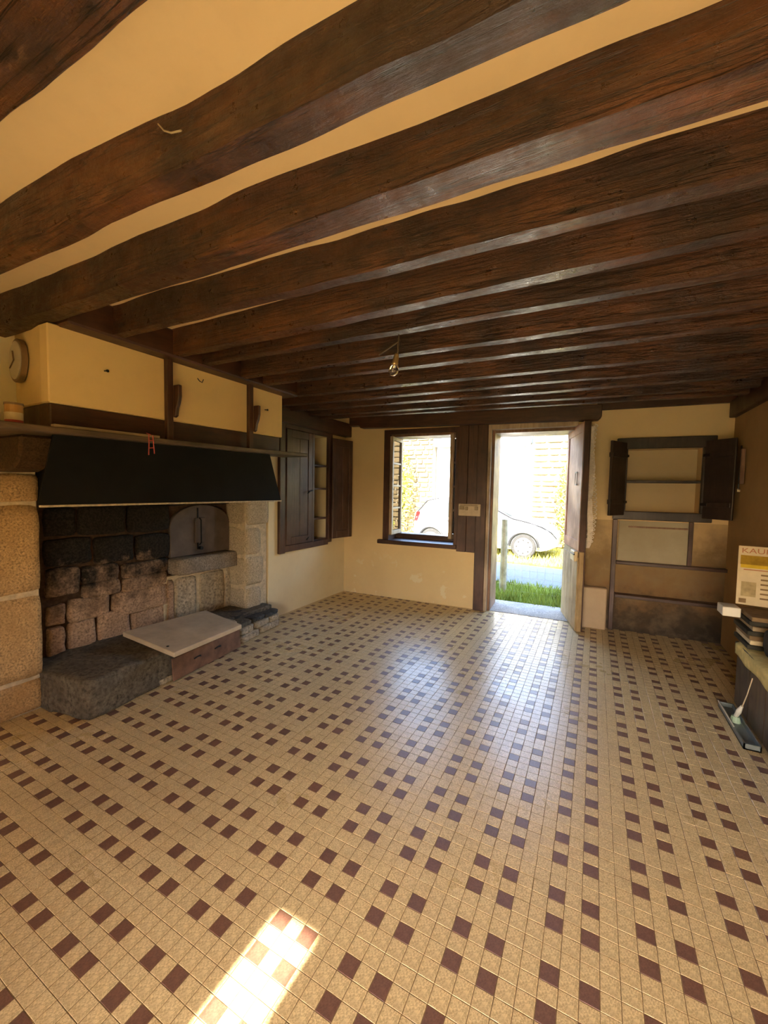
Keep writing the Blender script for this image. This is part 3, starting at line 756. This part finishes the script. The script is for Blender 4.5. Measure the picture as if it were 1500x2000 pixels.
# hearth: one big rough block, then rubble courses, slate on top
hf = lambda y: -2.496 - (y - 1.146) * .1157      # front edge of the hearth
hc = box('hearth', -3.16, -2.80, 1.14, 2.99, 0, .20, M['hearth'], fp, None, .01)
def hblock(name, y0, y1, z0, z1, depth, mat, rough, p, seed, cuts=7, proud=0.0):
    yc = (y0 + y1) / 2; xc = hf(yc) - depth / 2 + proud
    return stone(name, (xc, yc, (z0 + z1) / 2), depth, y1 - y0, z1 - z0, mat, hc, rough, cuts, None, p, seed, math.atan(.1157))
hblock('block', 1.15, 1.80, .0, .232, .66, M['hearth'], .012, 22, 101, 14)
hblock('block', 1.78, 2.42, .15, .220, .55, M['rubble'], .008, 9, 102, 9)
hblock('block', 1.80, 2.40, .0, .15, .50, M['rubble'], .008, 9, 103, 8, -.02)
hblock('block', 1.62, 1.84, .0, .05, .30, M['rubble'], .006, 9, 104, 5, .008)
for k, (a, b, z0, z1) in enumerate(((2.41, 2.70, .0, .07), (2.705, 2.99, .0, .065), (2.41, 2.62, .072, .135), (2.625, 2.83, .07, .13), (2.835, 2.985, .068, .125))):
    hblock('block', a, b, z0, z1, .34, M['rubble'], .008, 8, 110 + k, 6)
for k, (a, b, z0, z1, d) in enumerate(((2.42, 2.60, .137, .175, .30), (2.60, 2.78, .134, .172, .36), (2.77, 2.985, .128, .165, .34), (2.50, 2.72, .172, .20, .20))):
    hblock('slate_piece', a, b, z0, z1, d, M['slate'] if k != 0 else M['hearth'], .008, 9, 130 + k, 6, -.01 if k < 3 else -.14)
# corbels
def corbel(y0, y1):
    pf = [(-2.96, 1.42), (-2.66, 1.42), (-2.60, 1.435), (-2.55, 1.47), (-2.52, 1.52), (-2.505, 1.60), (-2.96, 1.60)]
    m_ = MB(); m_.prism(pf, y0, y1, lambda p, q, t: (p, t, q)); return m_.out('corbel', M['corbel'], fp, .012)
corbel(.93, 1.07)
# chimney breast (hollow), lintel beneath, mantel shelf
bm2 = MB()
bp = lambda y: 2.165 if 0 else 2.165
bm2.prism([(1.015, 1.765), (1.015, 2.155), (2.70, 2.165), (2.70, 1.795)], -2.50, -2.42, lambda p, q, t: (t, p, q))
bm2.add([(-2.42, 1.015, 1.765), (-2.93, 1.075, 1.785), (-2.93, 1.075, 2.21), (-2.42, 1.015, 2.155), (-2.50, 1.10, 1.765), (-2.93, 1.15, 1.785), (-2.93, 1.15, 2.21), (-2.50, 1.10, 2.155)], BF)
bm2.box(-2.93, -2.5, 2.62, 2.70, 1.79, 2.17)
bm2.out('chimney_breast', M['breast'], fp, .006)
li = MB()
li.prism([(1.03, 1.62), (1.03, 1.768), (2.695, 1.797), (2.695, 1.655)], -2.56, -2.445, lambda p, q, t: (t, p, q))
li.add([(-2.445, 1.03, 1.62), (-2.93, 1.09, 1.62), (-2.93, 1.09, 1.785), (-2.445, 1.03, 1.768), (-2.5, 1.11, 1.62), (-2.93, 1.15, 1.62), (-2.93, 1.15, 1.785), (-2.5, 1.11, 1.768)], BF)
li.box(-2.93, -2.5, 2.64, 2.695, 1.655, 1.795)
li.out('mantel_lintel', M['darkwood_y'], fp, .006)
ms = MB()
prm = [(.55, 1.598), (1.0, 1.602), (1.6, 1.612), (2.3, 1.625), (2.90, 1.642)]
vs = []; 
for y, z in prm:
    for (x, dz) in ((-2.56, 0), (-2.295, 0), (-2.295, .03), (-2.56, .03)): vs.append((x, y, z + dz))
fs = [(0, 1, 2, 3), (19, 18, 17, 16)]
for s in range(4):
    for k in range(4): a = s * 4; fs.append((a + k, a + 4 + k, a + 4 + (k + 1) % 4, a + (k + 1) % 4))
ms.add(vs, fs); ms.box(-2.94, -2.55, .55, 1.02, 1.60, 1.628)
ms.out('mantel_shelf', M['shelfwood'], fp, .004)
# black smoke hood under the shelf: front sheet with side returns and pale edge strip
hd = MB()
hv = [(-2.36, 1.005, 1.60), (-2.36, 2.485, 1.632), (-2.385, 2.645, 1.252), (-2.385, .945, 1.255)]
hd.add(hv + [(x - .012, y, z) for x, y, z in hv], [(0, 1, 2, 3), (7, 6, 5, 4), (0, 4, 5, 1), (1, 5, 6, 2), (2, 6, 7, 3), (3, 7, 4, 0)])
sv = [(-2.37, 2.485, 1.632), (-2.395, 2.645, 1.252), (-2.95, 2.80, 1.25), (-2.95, 2.80, 1.62)]
hd.add(sv + [(x, y - .01, z) for x, y, z in sv], [(0, 1, 2, 3), (7, 6, 5, 4), (0, 4, 5, 1), (1, 5, 6, 2), (2, 6, 7, 3), (3, 7, 4, 0)])
sv = [(-2.37, 1.135, 1.60), (-2.395, 1.10, 1.255), (-2.95, 1.16, 1.255), (-2.95, 1.16, 1.60)]
hd.add(sv + [(x, y + .01, z) for x, y, z in sv], [(0, 1, 2, 3), (7, 6, 5, 4), (0, 4, 5, 1), (1, 5, 6, 2), (2, 6, 7, 3), (3, 7, 4, 0)])
hdo = hd.out('smoke_hood', M['black'], fp)
m_ = MB(); m_.box(-2.392, -2.378, .95, 2.65, 1.243, 1.254); m_.out('edge_strip', M['rim'], hdo, .002)
# things on and around the fireplace
sb = thing('hearth_slab', 'pale rectangular stone slab lying tilted on the hearth', 'slab', (-2.7, 1.97, .25))
A_, B_, C_, D_ = Vector((-2.93, 1.63, .318)), Vector((-2.41, 1.663, .262)), Vector((-2.44, 2.265, .270)), Vector((-2.92, 2.31, .300))
dn = Vector((.0, 0, -.034))
sbm = MB(); sbm.add([A_ + dn, B_ + dn, C_ + dn, D_ + dn, A_, B_, C_, D_], BF); sbo = sbm.out('slab', M['slab'], sb, .004)
q_ = B_.lerp(A_, .22).lerp(C_, .06); m_ = MB(); cyl(m_, (q_.x, q_.y, q_.z - .002), .009, .004, 10); m_.out('hole', M['iron'], sbo)
pt = thing('rusty_plate', 'reddish brown metal plate with two loops leaning on the hearth front', 'plate', (-2.55, 2.1, 0))
def PP(y, t, z): return (hf(y) + .030 + t - z * .10, y, z)
pm = MB(); pm.box(1.735, 2.405, 0, .012, .008, .165, PP); pm.out('plate', M['rust'], pt, .004)
for yy in (1.95, 2.15):
    lm = MB(); lm.tube([PP(yy - .03, .012, .095), PP(yy - .015, .028, .108), PP(yy + .015, .028, .108), PP(yy + .03, .012, .095)], .005, 6); lm.out('loop', M['iron'], pt)
# posts with carved hooks standing on the shelf in front of the breast
for (y, zt, zb_, lab) in ((1.63, 2.15, 1.645, 'dark wooden post with a carved hook on the mantel shelf, nearer the viewer'), (2.30, 2.15, 1.657, 'dark wooden post with a carved hook on the mantel shelf, nearer the window')):
    g = thing('hook_post', lab, 'post', (-2.38, y, zb_), 'hook posts on the mantel shelf')
    box('post', -2.405, -2.37, y - .020, y + .020, zb_, zt, M['darkwood'], g, None, .003)
    hp = [(0, 1.99), (.055, 1.99), (.055, 1.92), (.045, 1.88), (.03, 1.85), (.02, 1.80), (.0, 1.79)]
    h_ = MB(); h_.prism(hp, y + .018, y + .042, lambda p, q, t: (-2.372 + p, t, q)); h_.out('hook', M['darkwood'], g, .003)
# clock on the side of the breast
ck = thing('wall_clock', 'round pale wall clock on the near side of the chimney breast', 'clock', (-2.80, 1.045, 1.90))
ca = math.atan2(.06, -.51)
cc = Vector((-2.795, 1.058, 2.02)); cx = Vector((-.51, .06, 0)).normalized(); cn = Vector((-.06, -.51, 0)).normalized()
def clockpt(r, a, t): return cc + cx * (r * math.cos(a)) + Vector((0, 0, 1)) * (r * math.sin(a)) + cn * t
def disc(mb, r0, t0, r1, t1, n=32, cap=True):
    vs = [clockpt(r0, 2 * math.pi * k / n, t0) for k in range(n)] + [clockpt(r1, 2 * math.pi * k / n, t1) for k in range(n)]
    fs = [(k, (k + 1) % n, n + (k + 1) % n, n + k) for k in range(n)]
    if cap: fs += [tuple(range(n)), tuple(reversed(range(n, 2 * n)))]
    mb.add(vs, fs)
m_ = MB(); disc(m_, .115, .003, .115, .030); m_.out('rim', M['clockrim'], ck, .003)
m_ = MB(); disc(m_, .100, .030, .100, .034); cf = m_.out('face', M['clockface'], ck)
m_ = MB()
for a, l, w_ in ((1.2, .055, .004), (-.4, .08, .003)):
    p0, p1 = clockpt(0, 0, .037), clockpt(l, a, .037); m_.tube([p0, p1], w_, 6)
m_.out('hands', M['clockrim'], cf)
# tin can, lath, red clip on the mantel
tc = thing('tin_can', 'small red and cream tin can on the end of the mantel shelf', 'can', (-2.44, .885, 1.631))
tz = 1.6345
for nm_, z0, z1, mt, r in (('base_band', 0, .020, 'red', .034), ('middle_band', .020, .055, 'cream', .034), ('upper_band', .055, .090, 'tin', .034), ('lid', .090, .100, 'clockrim', .036)):
    m_ = MB(); cyl(m_, (-2.44, .885, tz + z0), r, z1 - z0, 24); m_.out(nm_, M[mt], tc)
o = mk('wooden_lath', *(lambda: (lambda m: (m.v, m.f))((lambda m: (m.add([(-2.37, 1.0, 1.634), (-2.335, 1.0, 1.634), (-2.315, 1.52, 1.642), (-2.35, 1.52, 1.642), (-2.37, 1.0, 1.650), (-2.335, 1.0, 1.650), (-2.315, 1.52, 1.656), (-2.35, 1.52, 1.656)], BF), m)[1])(MB())))(), M['palewood'])
setp(o, 'pale thin wooden lath lying along the mantel shelf', 'lath')
rc = thing('red_clip', 'small red plastic clip hanging over the mantel edge', 'clip', (-2.285, 1.45, 1.55))
m_ = MB(); m_.tube([(-2.29, 1.438, 1.650), (-2.288, 1.437, 1.60), (-2.287, 1.434, 1.535)], .003, 6); m_.tube([(-2.29, 1.462, 1.650), (-2.288, 1.464, 1.60), (-2.287, 1.468, 1.545)], .003, 6)
m_.out('prongs', M['red'], rc)
for pts_ in (((-2.287, 1.436, 1.575), (-2.286, 1.465, 1.58)), ((-2.287, 1.437, 1.62), (-2.287, 1.464, 1.62)), ((-2.33, 1.45, 1.664), (-2.29, 1.45, 1.652))):
    m_ = MB(); m_.tube(pts_, .003, 6); m_.out('bar', M['red'], rc)
for k, (y, z, lab) in enumerate(((1.275, 1.985, 'iron nail in the chimney breast nearest the clock'), (1.875, 2.075, 'small bent hook in the chimney breast between the two posts'), (2.49, 1.995, 'iron nail in the chimney breast beyond the far post'))):
    m_ = MB()
    if k == 1: m_.tube([(-2.425, y - .012, z + .02), (-2.40, y - .012, z - .005), (-2.39, y, z - .012), (-2.395, y + .014, z + .012)], .003, 6)
    else: m_.tube([(-2.425, y, z), (-2.39, y, z - .004)], .0035, 6); cyl(m_, (-2.391, y, z - .004), .008, .004, 8, 'x')
    setp(m_.out('nail', M['iron']), lab, 'nail', 'nails in the chimney breast')

# ================================================================== LEFT CUPBOARD
lc2 = thing('wall_cupboard', 'tall dark recessed cupboard with one door open beside the fireplace', 'cupboard', (XL, 3.68, .68))
f = MB(); xf0, xf1 = XL - .01, XL + .035
f.box(xf0, xf1, 3.19, 3.275, .665, 2.06); f.box(xf0, xf1, 4.05, 4.125, .70, 2.06); f.box(xf0, xf1, 3.275, 4.05, 1.985, 2.06)
f.box(xf0, xf1, 3.275, 4.05, .675, .745)
f.out('frame', M['plum'], lc2, .005)
f = MB(); f.box(xf0, xf1 + .01, 3.715, 3.755, .745, 1.985); f.out('centre_post', M['plum'], lc2, .004)
dd = box('door', XL + .005, XL + .035, 3.28, 3.71, .75, 1.98, M['plum'], lc2, None, .004)
for a, b in ((3.28, 3.355), (3.64, 3.71)): box('stile', XL + .033, XL + .047, a, b, .75, 1.98, M['plum'], dd, None, .003)
for a, b in ((.75, .83), (1.90, 1.98)): box('rail', XL + .033, XL + .046, 3.355, 3.64, a, b, M['plum'], dd, None, .003)
for k in range(2): box('panel_board', XL + .033, XL + .040, 3.357 + k * .142, 3.496 + k * .142, .832, 1.898, M['plum'], dd, None, .003)
m_ = MB(); m_.tube([(XL + .045, 3.70, 1.335), (XL + .075, 3.68, 1.335), (XL + .078, 3.62, 1.325), (XL + .07, 3.60, 1.30)], .007, 8); m_.out('latch', M['iron'], dd)
m_ = MB(); m_.tube([(XL + .045, 3.66, .80), (XL + .06, 3.63, .80), (XL + .058, 3.60, .78)], .006, 8); m_.out('catch', M['iron'], dd)
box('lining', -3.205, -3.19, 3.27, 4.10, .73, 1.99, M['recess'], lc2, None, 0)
for z in (.735, .99, 1.345, 1.62): box('shelf', -3.19, XL + .005, 3.755, 4.05, z, z + .022, M['plum'], lc2, None, .003)
ph_ = math.radians(10); hy0, hx0 = 4.09, XL + .045
def RL(a, t, z): return (hx0 + a * math.sin(ph_) + t * math.cos(ph_), hy0 + a * math.cos(ph_) - t * math.sin(ph_), z)
d2 = box('door', 0, .345, 0, .022, .745, 1.975, M['plum'], lc2, RL, .004)
for a, b in ((0, .07), (.28, .345)): box('stile', a, b, .020, .033, .745, 1.975, M['plum'], d2, RL, .003)
for a, b in ((.745, .84), (1.88, 1.975)): box('rail', .07, .28, .020, .032, a, b, M['plum'], d2, RL, .003)
for k in range(2): box('panel_board', .072 + k * .105, .174 + k * .105, .020, .026, .842, 1.878, M['plum'], d2, RL, .002)

# ================================================================== HANGING BULB
lb = thing('hanging_bulb', 'bare light bulb on a looped wire hanging from a beam', 'light bulb', (-.95, 1.9, 1.96))
bx_, by_ = -.945, 1.897
m_ = MB(); m_.tube([(bx_ + .02, by_, ZB - .003), (bx_ + .02, by_, 2.13), (bx_ + .015, by_, 2.10), (bx_ + .018, by_, 2.075), (bx_ + .012, by_, 2.058)], .004, 6)
lp = [(bx_ + .018, by_, 2.135)] + [(bx_ - .035 + .05 * math.cos(t) + .03 * math.sin(t), by_ + .01 * math.sin(t), 2.098 + .022 * math.sin(t) + .022 * math.cos(t)) for t in [q * .5 for q in range(0, 13)]] + [(bx_ + .018, by_, 2.125)]
m_.tube(lp, .004, 6); m_.out('wire', M['shelfwood'], lb, 0, True)
def lathe(name, prof, c, mat, par, n=24, tilt=(0, 0)):
    vs, fs = [], []
    for r, z in prof:
        for k in range(n):
            a = 2 * math.pi * k / n; vs.append((c[0] + r * math.cos(a) + z * tilt[0], c[1] + r * math.sin(a) + z * tilt[1], c[2] + z))
    for i in range(len(prof) - 1):
        for k in range(n): fs.append((i * n + k, i * n + (k + 1) % n, (i + 1) * n + (k + 1) % n, (i + 1) * n + k))
    return mk(name, vs, fs, mat, par, True)
lathe('socket', [(.001, .105), (.010, .104), (.014, .09), (.016, .06), (.018, .058), (.017, .045), (.001, .045)], (bx_ - .012, by_, 1.957), M['brass'], lb, 20, (.22, 0))
lathe('bulb', [(.001, -.002), (.012, .001), (.022, .010), (.0265, .024), (.025, .036), (.018, .050), (.0135, .060), (.0135, .066)], (bx_ - .012, by_, 1.952), M['glass'], lb, 24, (.22, 0))
m_ = MB(); m_.tube([(bx_ - .002, by_, 2.01), (bx_ - .010, by_, 1.985), (bx_ - .014, by_ + .006, 1.978)], .002, 6); m_.out('filament', M['brass'], lb)

m_ = MB(); m_.tube([(-1.02, .676, 2.275), (-.985, .668, 2.24), (-.955, .666, 2.222), (-.92, .668, 2.216)], .0022, 6)
setp(m_.out('string', M['palewood']), 'short curl of pale string stuck to the second beam', 'string')
# ================================================================== OUTSIDE
def gz(y): return -.05 - max(0, min(1, (y - 5.0) / 5.0)) * .23
def strip(name, x0, x1, ya, yb, dz, mat, nx=24, ny=14, slope=0.0, amp=0.0):
    vs, fs = [], []
    for j in range(ny + 1):
        for i in range(nx + 1):
            x = x0 + (x1 - x0) * i / nx; y = ya + (yb - ya) * j / ny + slope * x
            vs.append((x, y, gz(y) + dz + amp * noise.noise(Vector((x * 1.3, y * 1.3, 0)))))
    for j in range(ny):
        for i in range(nx): a = j * (nx + 1) + i; fs.append((a, a + 1, a + nx + 2, a + nx + 1))
    return mk(name, vs, fs, mat, None, True)
o = mk('ground', *(lambda n: ([(-40 + 80 * i / n, 4.7 + 40 * j / n, gz(4.7 + 40 * j / n) - .012) for j in range(n + 1) for i in range(n + 1)],
      [(j * (n + 1) + i, j * (n + 1) + i + 1, (j + 1) * (n + 1) + i + 1, (j + 1) * (n + 1) + i) for j in range(n) for i in range(n)]))(40), M['verge'])
setp(o, 'sunlit grass verge beyond the road', kind='structure')
o = mk('ground_rear', [(-40, -45, -.1), (40, -45, -.1), (40, YR - .35, -.1), (-40, YR - .35, -.1)], [(0, 1, 2, 3)], M['verge']); setp(o, 'ground behind the house', kind='structure')
o = strip('garden_ground', -8, 6, 4.72, 6.55, .0, M['grass'], slope=-.05); setp(o, 'strip of grass outside the door', kind='structure')
o = strip('road', -14, 10, 6.6, 9.0, .005, M['asphalt'], slope=-.16); setp(o, 'grey-blue lane running past the house', kind='structure')
def blades(name, n, x0, x1, y0, y1, h0, h1, mat, label, seed, slope=0.0):
    r = random.Random(seed); vs, fs = [], []
    for k in range(n):
        x = r.uniform(x0, x1); y = r.uniform(y0, y1) + slope * x; h = r.uniform(h0, h1); a = r.uniform(0, 6.28); w_ = r.uniform(.006, .014)
        lx, ly = r.uniform(-.5, .5) * h, r.uniform(-.5, .5) * h; z = gz(y) - .01; b = len(vs)
        vs += [(x - w_ * math.cos(a), y - w_ * math.sin(a), z), (x + w_ * math.cos(a), y + w_ * math.sin(a), z), (x + lx, y + ly, z + h)]; fs.append((b, b + 1, b + 2))
    o = mk(name, vs, fs, mat); return setp(o, label, 'grass', kind='stuff')
blades('grass_blades', 9000, -3.6, .6, 5.08, 6.5, .05, .16, M['blade'], 'green grass and weeds growing outside the doorway', 1, -.05)
blades('verge_grass', 6000, -7, 1.5, 9.2, 12.0, .05, .18, M['blade_dry'], 'yellowing sunlit grass on the verge around the car', 2, -.16)
# fence post and wire mesh
fpp = gp(981, 1160, gz(6.0)); FX, FY = fpp.x, fpp.y
ft = thing('fence_post', 'grey wooden fence post outside the doorway', 'fence post', (FX, FY, gz(FY)))
m_ = MB(); m_.tube([(FX, FY, gz(FY) - .1), (FX + .005, FY, .45), (FX, FY, .97)], [.05, .047, .042], 12); m_.out('post', M['postwood'], ft)
for zz in (.2, .5):
    m_ = MB(); m_.tube([(FX + .044, FY, zz), (FX + .054, FY, zz)], .006, 6); m_.out('staple', M['wire'], ft)
ff = thing('wire_fence', 'thin square wire mesh fence outside the doorway', 'fence', (FX + 1, FY, gz(FY)))
for k in range(16):
    m_ = MB(); x = FX + .06 + k * .10; m_.tube([(x, FY - .02 * k * .1, gz(FY)), (x, FY - .02 * k * .1, .62)], .0016, 4); m_.out('wire', M['wire'], ff)
for k in range(7):
    m_ = MB(); z = gz(FY) + .06 + k * .10; m_.tube([(FX + .05, FY, z), (FX + 1.6, FY - .032, z)], .0016, 4); m_.out('wire', M['wire'], ff)
# neighbouring buildings
nb = thing('white_barn', 'white rendered building across the lane', 'building', (-3.2, 13.5, gz(13)))
box('wall', -4.96, -1.80, 13.4, 16.5, gz(13) - .1, 2.95, M['render'], nb, None, .02)
m_ = MB(); m_.prism([(13.15, 2.90), (13.2, 2.98), (15.0, 4.4), (16.8, 2.95)], -4.97, -1.79, lambda p, q, t: (t, p, q)); m_.out('roof', M['roofslate'], nb)
m_ = MB(); m_.tube([(-4.95, 13.10, 2.90), (-1.82, 13.10, 2.84)], .05, 10); m_.out('gutter', M['wire'], nb)
m_ = MB(); m_.tube([(-2.0, 13.15, 2.84), (-2.0, 13.33, 2.6), (-2.0, 13.33, -.2)], .035, 8); m_.out('downpipe', M['wire'], nb)
def stonewall(x0, x1, y, z1, label, seed):
    t = thing('stone_wall', label, 'wall', ((x0 + x1) / 2, y, gz(y)))
    box('core', x0, x1, y + .05, y + .5, gz(y) - .1, z1, M['omortar'], t, None, .01)
    r = random.Random(seed); z = gz(y); cnt = 0
    base = []
    for q in range(5):
        bm = bmesh.new(); bmesh.ops.create_cube(bm, size=1.0); bmesh.ops.bevel(bm, geom=bm.edges[:], offset=.12, segments=1, affect='EDGES')
        me = bpy.data.meshes.new('stone'); bm.to_mesh(me); bm.free(); me.materials.append(M['ostone']); base.append(me)
    while z < z1 - .08:
        h = r.uniform(.13, .22); x = x0
        while x < x1 - .08:
            w_ = min(r.uniform(.20, .48), x1 - x)
            o = bpy.data.objects.new('stone', r.choice(base)); COL.objects.link(o); o.parent = t
            o.matrix_parent_inverse = parent_world(t).inverted()
            o.location = (x + w_ / 2, y + .03 + r.uniform(-.02, .02), z + h / 2); o.scale = (w_ - .03, .14, h - .03)
            x += w_; cnt += 1
        z += h
    return t
stonewall(-8.6, -5.02, 13.2, 3.6, 'sunlit stone wall left of the white building', 8)
stonewall(-1.72, 6.5, 13.0, 3.5, 'sunlit stone wall right of the white building', 9)
def shrub(label, c, rx, ry, rz, n, mat, seed, ls=.07):
    t = thing('shrub', label, 'shrub', (c[0], c[1], c[2]))
    r = random.Random(seed); vs, fs = [], []
    for k in range(n):
        d = Vector((r.gauss(0, 1), r.gauss(0, 1), r.gauss(0, 1))).normalized() * (r.random() ** .4)
        p = Vector((c[0] + d.x * rx, c[1] + d.y * ry, c[2] + rz + d.z * rz)); a = Vector((r.gauss(0, 1), r.gauss(0, 1), r.gauss(0, 1))).normalized() * ls * r.uniform(.6, 1.3)
        b = a.orthogonal().normalized() * ls * .45; q = len(vs)
        vs += [p - a, p + b, p + a, p - b]; fs.append((q, q + 1, q + 2, q + 3))
    lo_ = mk('foliage', vs, fs, mat, t); lo_['kind'] = 'stuff'
    m_ = MB()
    for k in range(5):
        a = 1.256 * k; m_.tube([(c[0], c[1], c[2] - .05), (c[0] + .3 * rx * math.cos(a), c[1] + .3 * ry * math.sin(a), c[2] + rz), (c[0] + .55 * rx * math.cos(a), c[1] + .55 * ry * math.sin(a), c[2] + 1.5 * rz)], [.03, .02, .008], 6)
    m_.out('stem', M['bark'], t); return t
shrub('yellow-green bush beside the front of the car', (.35, 11.3, gz(11)), .62, .5, .55, 1600, M['leaf_y'], 21)
shrub('ivy bush growing up the stone wall left of the white building', (-6.3, 12.7, gz(12)), .8, .3, 1.75, 1800, M['leaf_y'], 22)
shrub('ivy clump on the stone wall right of the white building', (-.6, 12.7, gz(12.7)), .45, .12, 1.4, 900, M['leaf_y'], 23)
shrub('tall green bush at the far left beyond the window', (-8.2, 11.0, gz(11)), 1.3, 1.0, 1.9, 3000, M['leaf'], 24)
shrub('green bush along the lane to the right of the doorway', (3.2, 8.8, gz(9)), 1.3, .7, 1.1, 2500, M['leaf'], 25)
shrub('large green bush behind the lane far to the right', (2.5, 12.0, gz(11)), 1.3, .7, 1.6, 3500, M['leaf'], 26)
# parked hatchback
CX, CY, CZ = -4.56, 10.35, gz(10.4)    # rear bumper, near side
car = thing('car', 'silver hatchback parked across the lane facing right', 'car', (CX + 1.9, CY + .8, CZ))
LEN = 3.80
top = [(0, .62), (.06, .95), (.18, 1.10), (.42, 1.36), (.75, 1.44), (1.25, 1.47), (1.7, 1.44), (2.05, 1.34), (2.45, 1.14), (2.75, .99), (3.1, .92), (3.45, .82), (3.68, .68), (3.80, .50)]
def topz(s):
    for (a, b), (c, d) in zip(top[:-1], top[1:]):
        if a <= s <= c: return b + (d - b) * (s - a) / (c - a)
    return .5
belt = lambda s: min(.93 - .04 * abs(s - 1.0), topz(s) - .02)
vs, fs = [], []; st = [0, .03, .08, .18, .3, .42, .58, .75, 1.0, 1.25, 1.5, 1.7, 1.88, 2.05, 2.25, 2.45, 2.6, 2.75, 2.95, 3.1, 3.3, 3.45, 3.58, 3.68, 3.76, 3.8]
for s in st:
    e = min(s, LEN - s); tap = .06 + (.80 - .06) * min(1, (e / .35 + .45) ** .5) if e < .35 else .80
    tap = .80 - .22 * max(0, 1 - e / .35) ** 2
    tz_ = topz(s); bz = belt(s); gh = max(0, tz_ - bz); zl = .20 + (.12 * max(0, 1 - e / .3))
    half = [(tap * .93, zl), (tap, zl + .18), (tap * 1.02, (zl + .18 + bz) / 2), (tap * .99, bz), (tap * .97 - gh * .36, bz + gh * .80), (tap * .86 - gh * .48, tz_ - .01), (tap * .4, tz_ + .015)]
    ring = half + [(-a, b) for a, b in reversed(half)]
    vs += [(CX + s, CY + .82 + a, CZ + b) for a, b in ring]
nr = 14
for i in range(len(st) - 1):
    for k in range(nr): fs.append((i * nr + k, i * nr + (k + 1) % nr, (i + 1) * nr + (k + 1) % nr, (i + 1) * nr + k))
fs.append(tuple(reversed(range(nr)))); fs.append(tuple((len(st) - 1) * nr + k for k in range(nr)))
bm = bmesh.new(); vv = [bm.verts.new(v) for v in vs]
for f in fs: bm.faces.new([vv[i] for i in f])
bmesh.ops.recalc_face_normals(bm, faces=bm.faces[:]); body = from_bm('body', bm, M['car'], car, True)
def carside(s, z, off=.012):
    e = min(s, LEN - s); tap = .80 - .22 * max(0, 1 - e / .35) ** 2; bz = belt(s); gh = max(.001, topz(s) - bz)
    a = tap * .99 if z <= bz else tap * .99 - (tap * .02 + gh * .36) * min(1, (z - bz) / (gh * .8))
    return (CX + s, CY + .82 - a - off, CZ + z)
for nm_, poly in (('side_window', [(.45, .96), (.62, 1.27), (1.18, 1.36), (1.20, .94)]), ('side_window', [(1.28, .94), (1.27, 1.36), (1.70, 1.33), (2.18, 1.10), (2.30, .93)])):
    mk(nm_, [carside(s, z, .03) for s, z in poly], [tuple(range(len(poly)))], M['carglass'], car)
mk('windscreen', [(CX + s, CY + .82 + a, CZ + topz(s) + .022) for s, a in ((1.95, -.42), (2.70, -.62), (2.70, .62), (1.95, .42))], [(0, 1, 2, 3)], M['carglass'], car)
mk('tail_lamp', [carside(s, z, .06) for s, z in ((.03, .78), (.17, .80), (.27, 1.06), (.13, 1.04))], [(0, 1, 2, 3)], M['lamp_r'], car)
mk('headlamp', [carside(s, z, .02) for s, z in ((3.38, .66), (3.66, .58), (3.66, .68), (3.40, .80))], [(0, 1, 2, 3)], M['hub'], car)
m_ = MB(); m_.tube([carside(s, z, .02) for s, z in ((.10, 1.0), (.42, 1.365), (.75, 1.44))], .022, 6); m_.out('body_seam', M['trimblack'], car)
m_ = MB(); m_.tube([carside(s, topz(s) - .02, .0) for s in (1.7, 2.05, 2.45, 2.75, 3.1, 3.45, 3.66, 3.78)], .020, 6); m_.out('bonnet_seam', M['trimblack'], car)
box('door_handle', CX + 1.06, CX + 1.22, CY - .005, CY + .02, CZ + .82, CZ + .85, M['trimblack'], car, None, .004)
box('side_moulding', CX + .95, CX + 2.55, CY - .012, CY + .02, CZ + .50, CZ + .54, M['car'], car, None, .006)
mi = MB(); mi.box(CX + 2.18, CX + 2.30, CY - .12, CY + .05, CZ + .93, CZ + 1.05); mi.out('mirror', M['trimblack'], car, .02)
for s in (.62, 3.05):
    m_ = MB(); n = 28
    arch = [(s + .345 * math.cos(math.pi * k / n), .30 + .345 * math.sin(math.pi * k / n)) for k in range(n + 1)]
    m_.tube([(CX + a, CY - .012, CZ + b) for a, b in arch], .036, 8); m_.out('wheel_arch', M['trimblack'], car)  # black tube draws the shaded gap round the wheel
    for yy in (CY - .03, CY + 1.47):
        m_ = MB(); cyl(m_, (CX + s, yy, CZ + .30), .295, .19, 32, 'y'); wo_ = m_.out('wheel', M['tyre'], car, .02)
        m_ = MB(); cyl(m_, (CX + s, yy - .006, CZ + .30), .215, .02, 32, 'y'); m_.out('wheel_cover', M['hub'], wo_, .004)
        for q in range(8 if yy < CY else 0):
            a = q * math.pi / 4; m_ = MB(); cyl(m_, (CX + s + .16 * math.cos(a), yy - .009, CZ + .30 + .16 * math.sin(a)), .026, .01, 8, 'y'); m_.out('cover_slot', M['trimblack'], wo_)
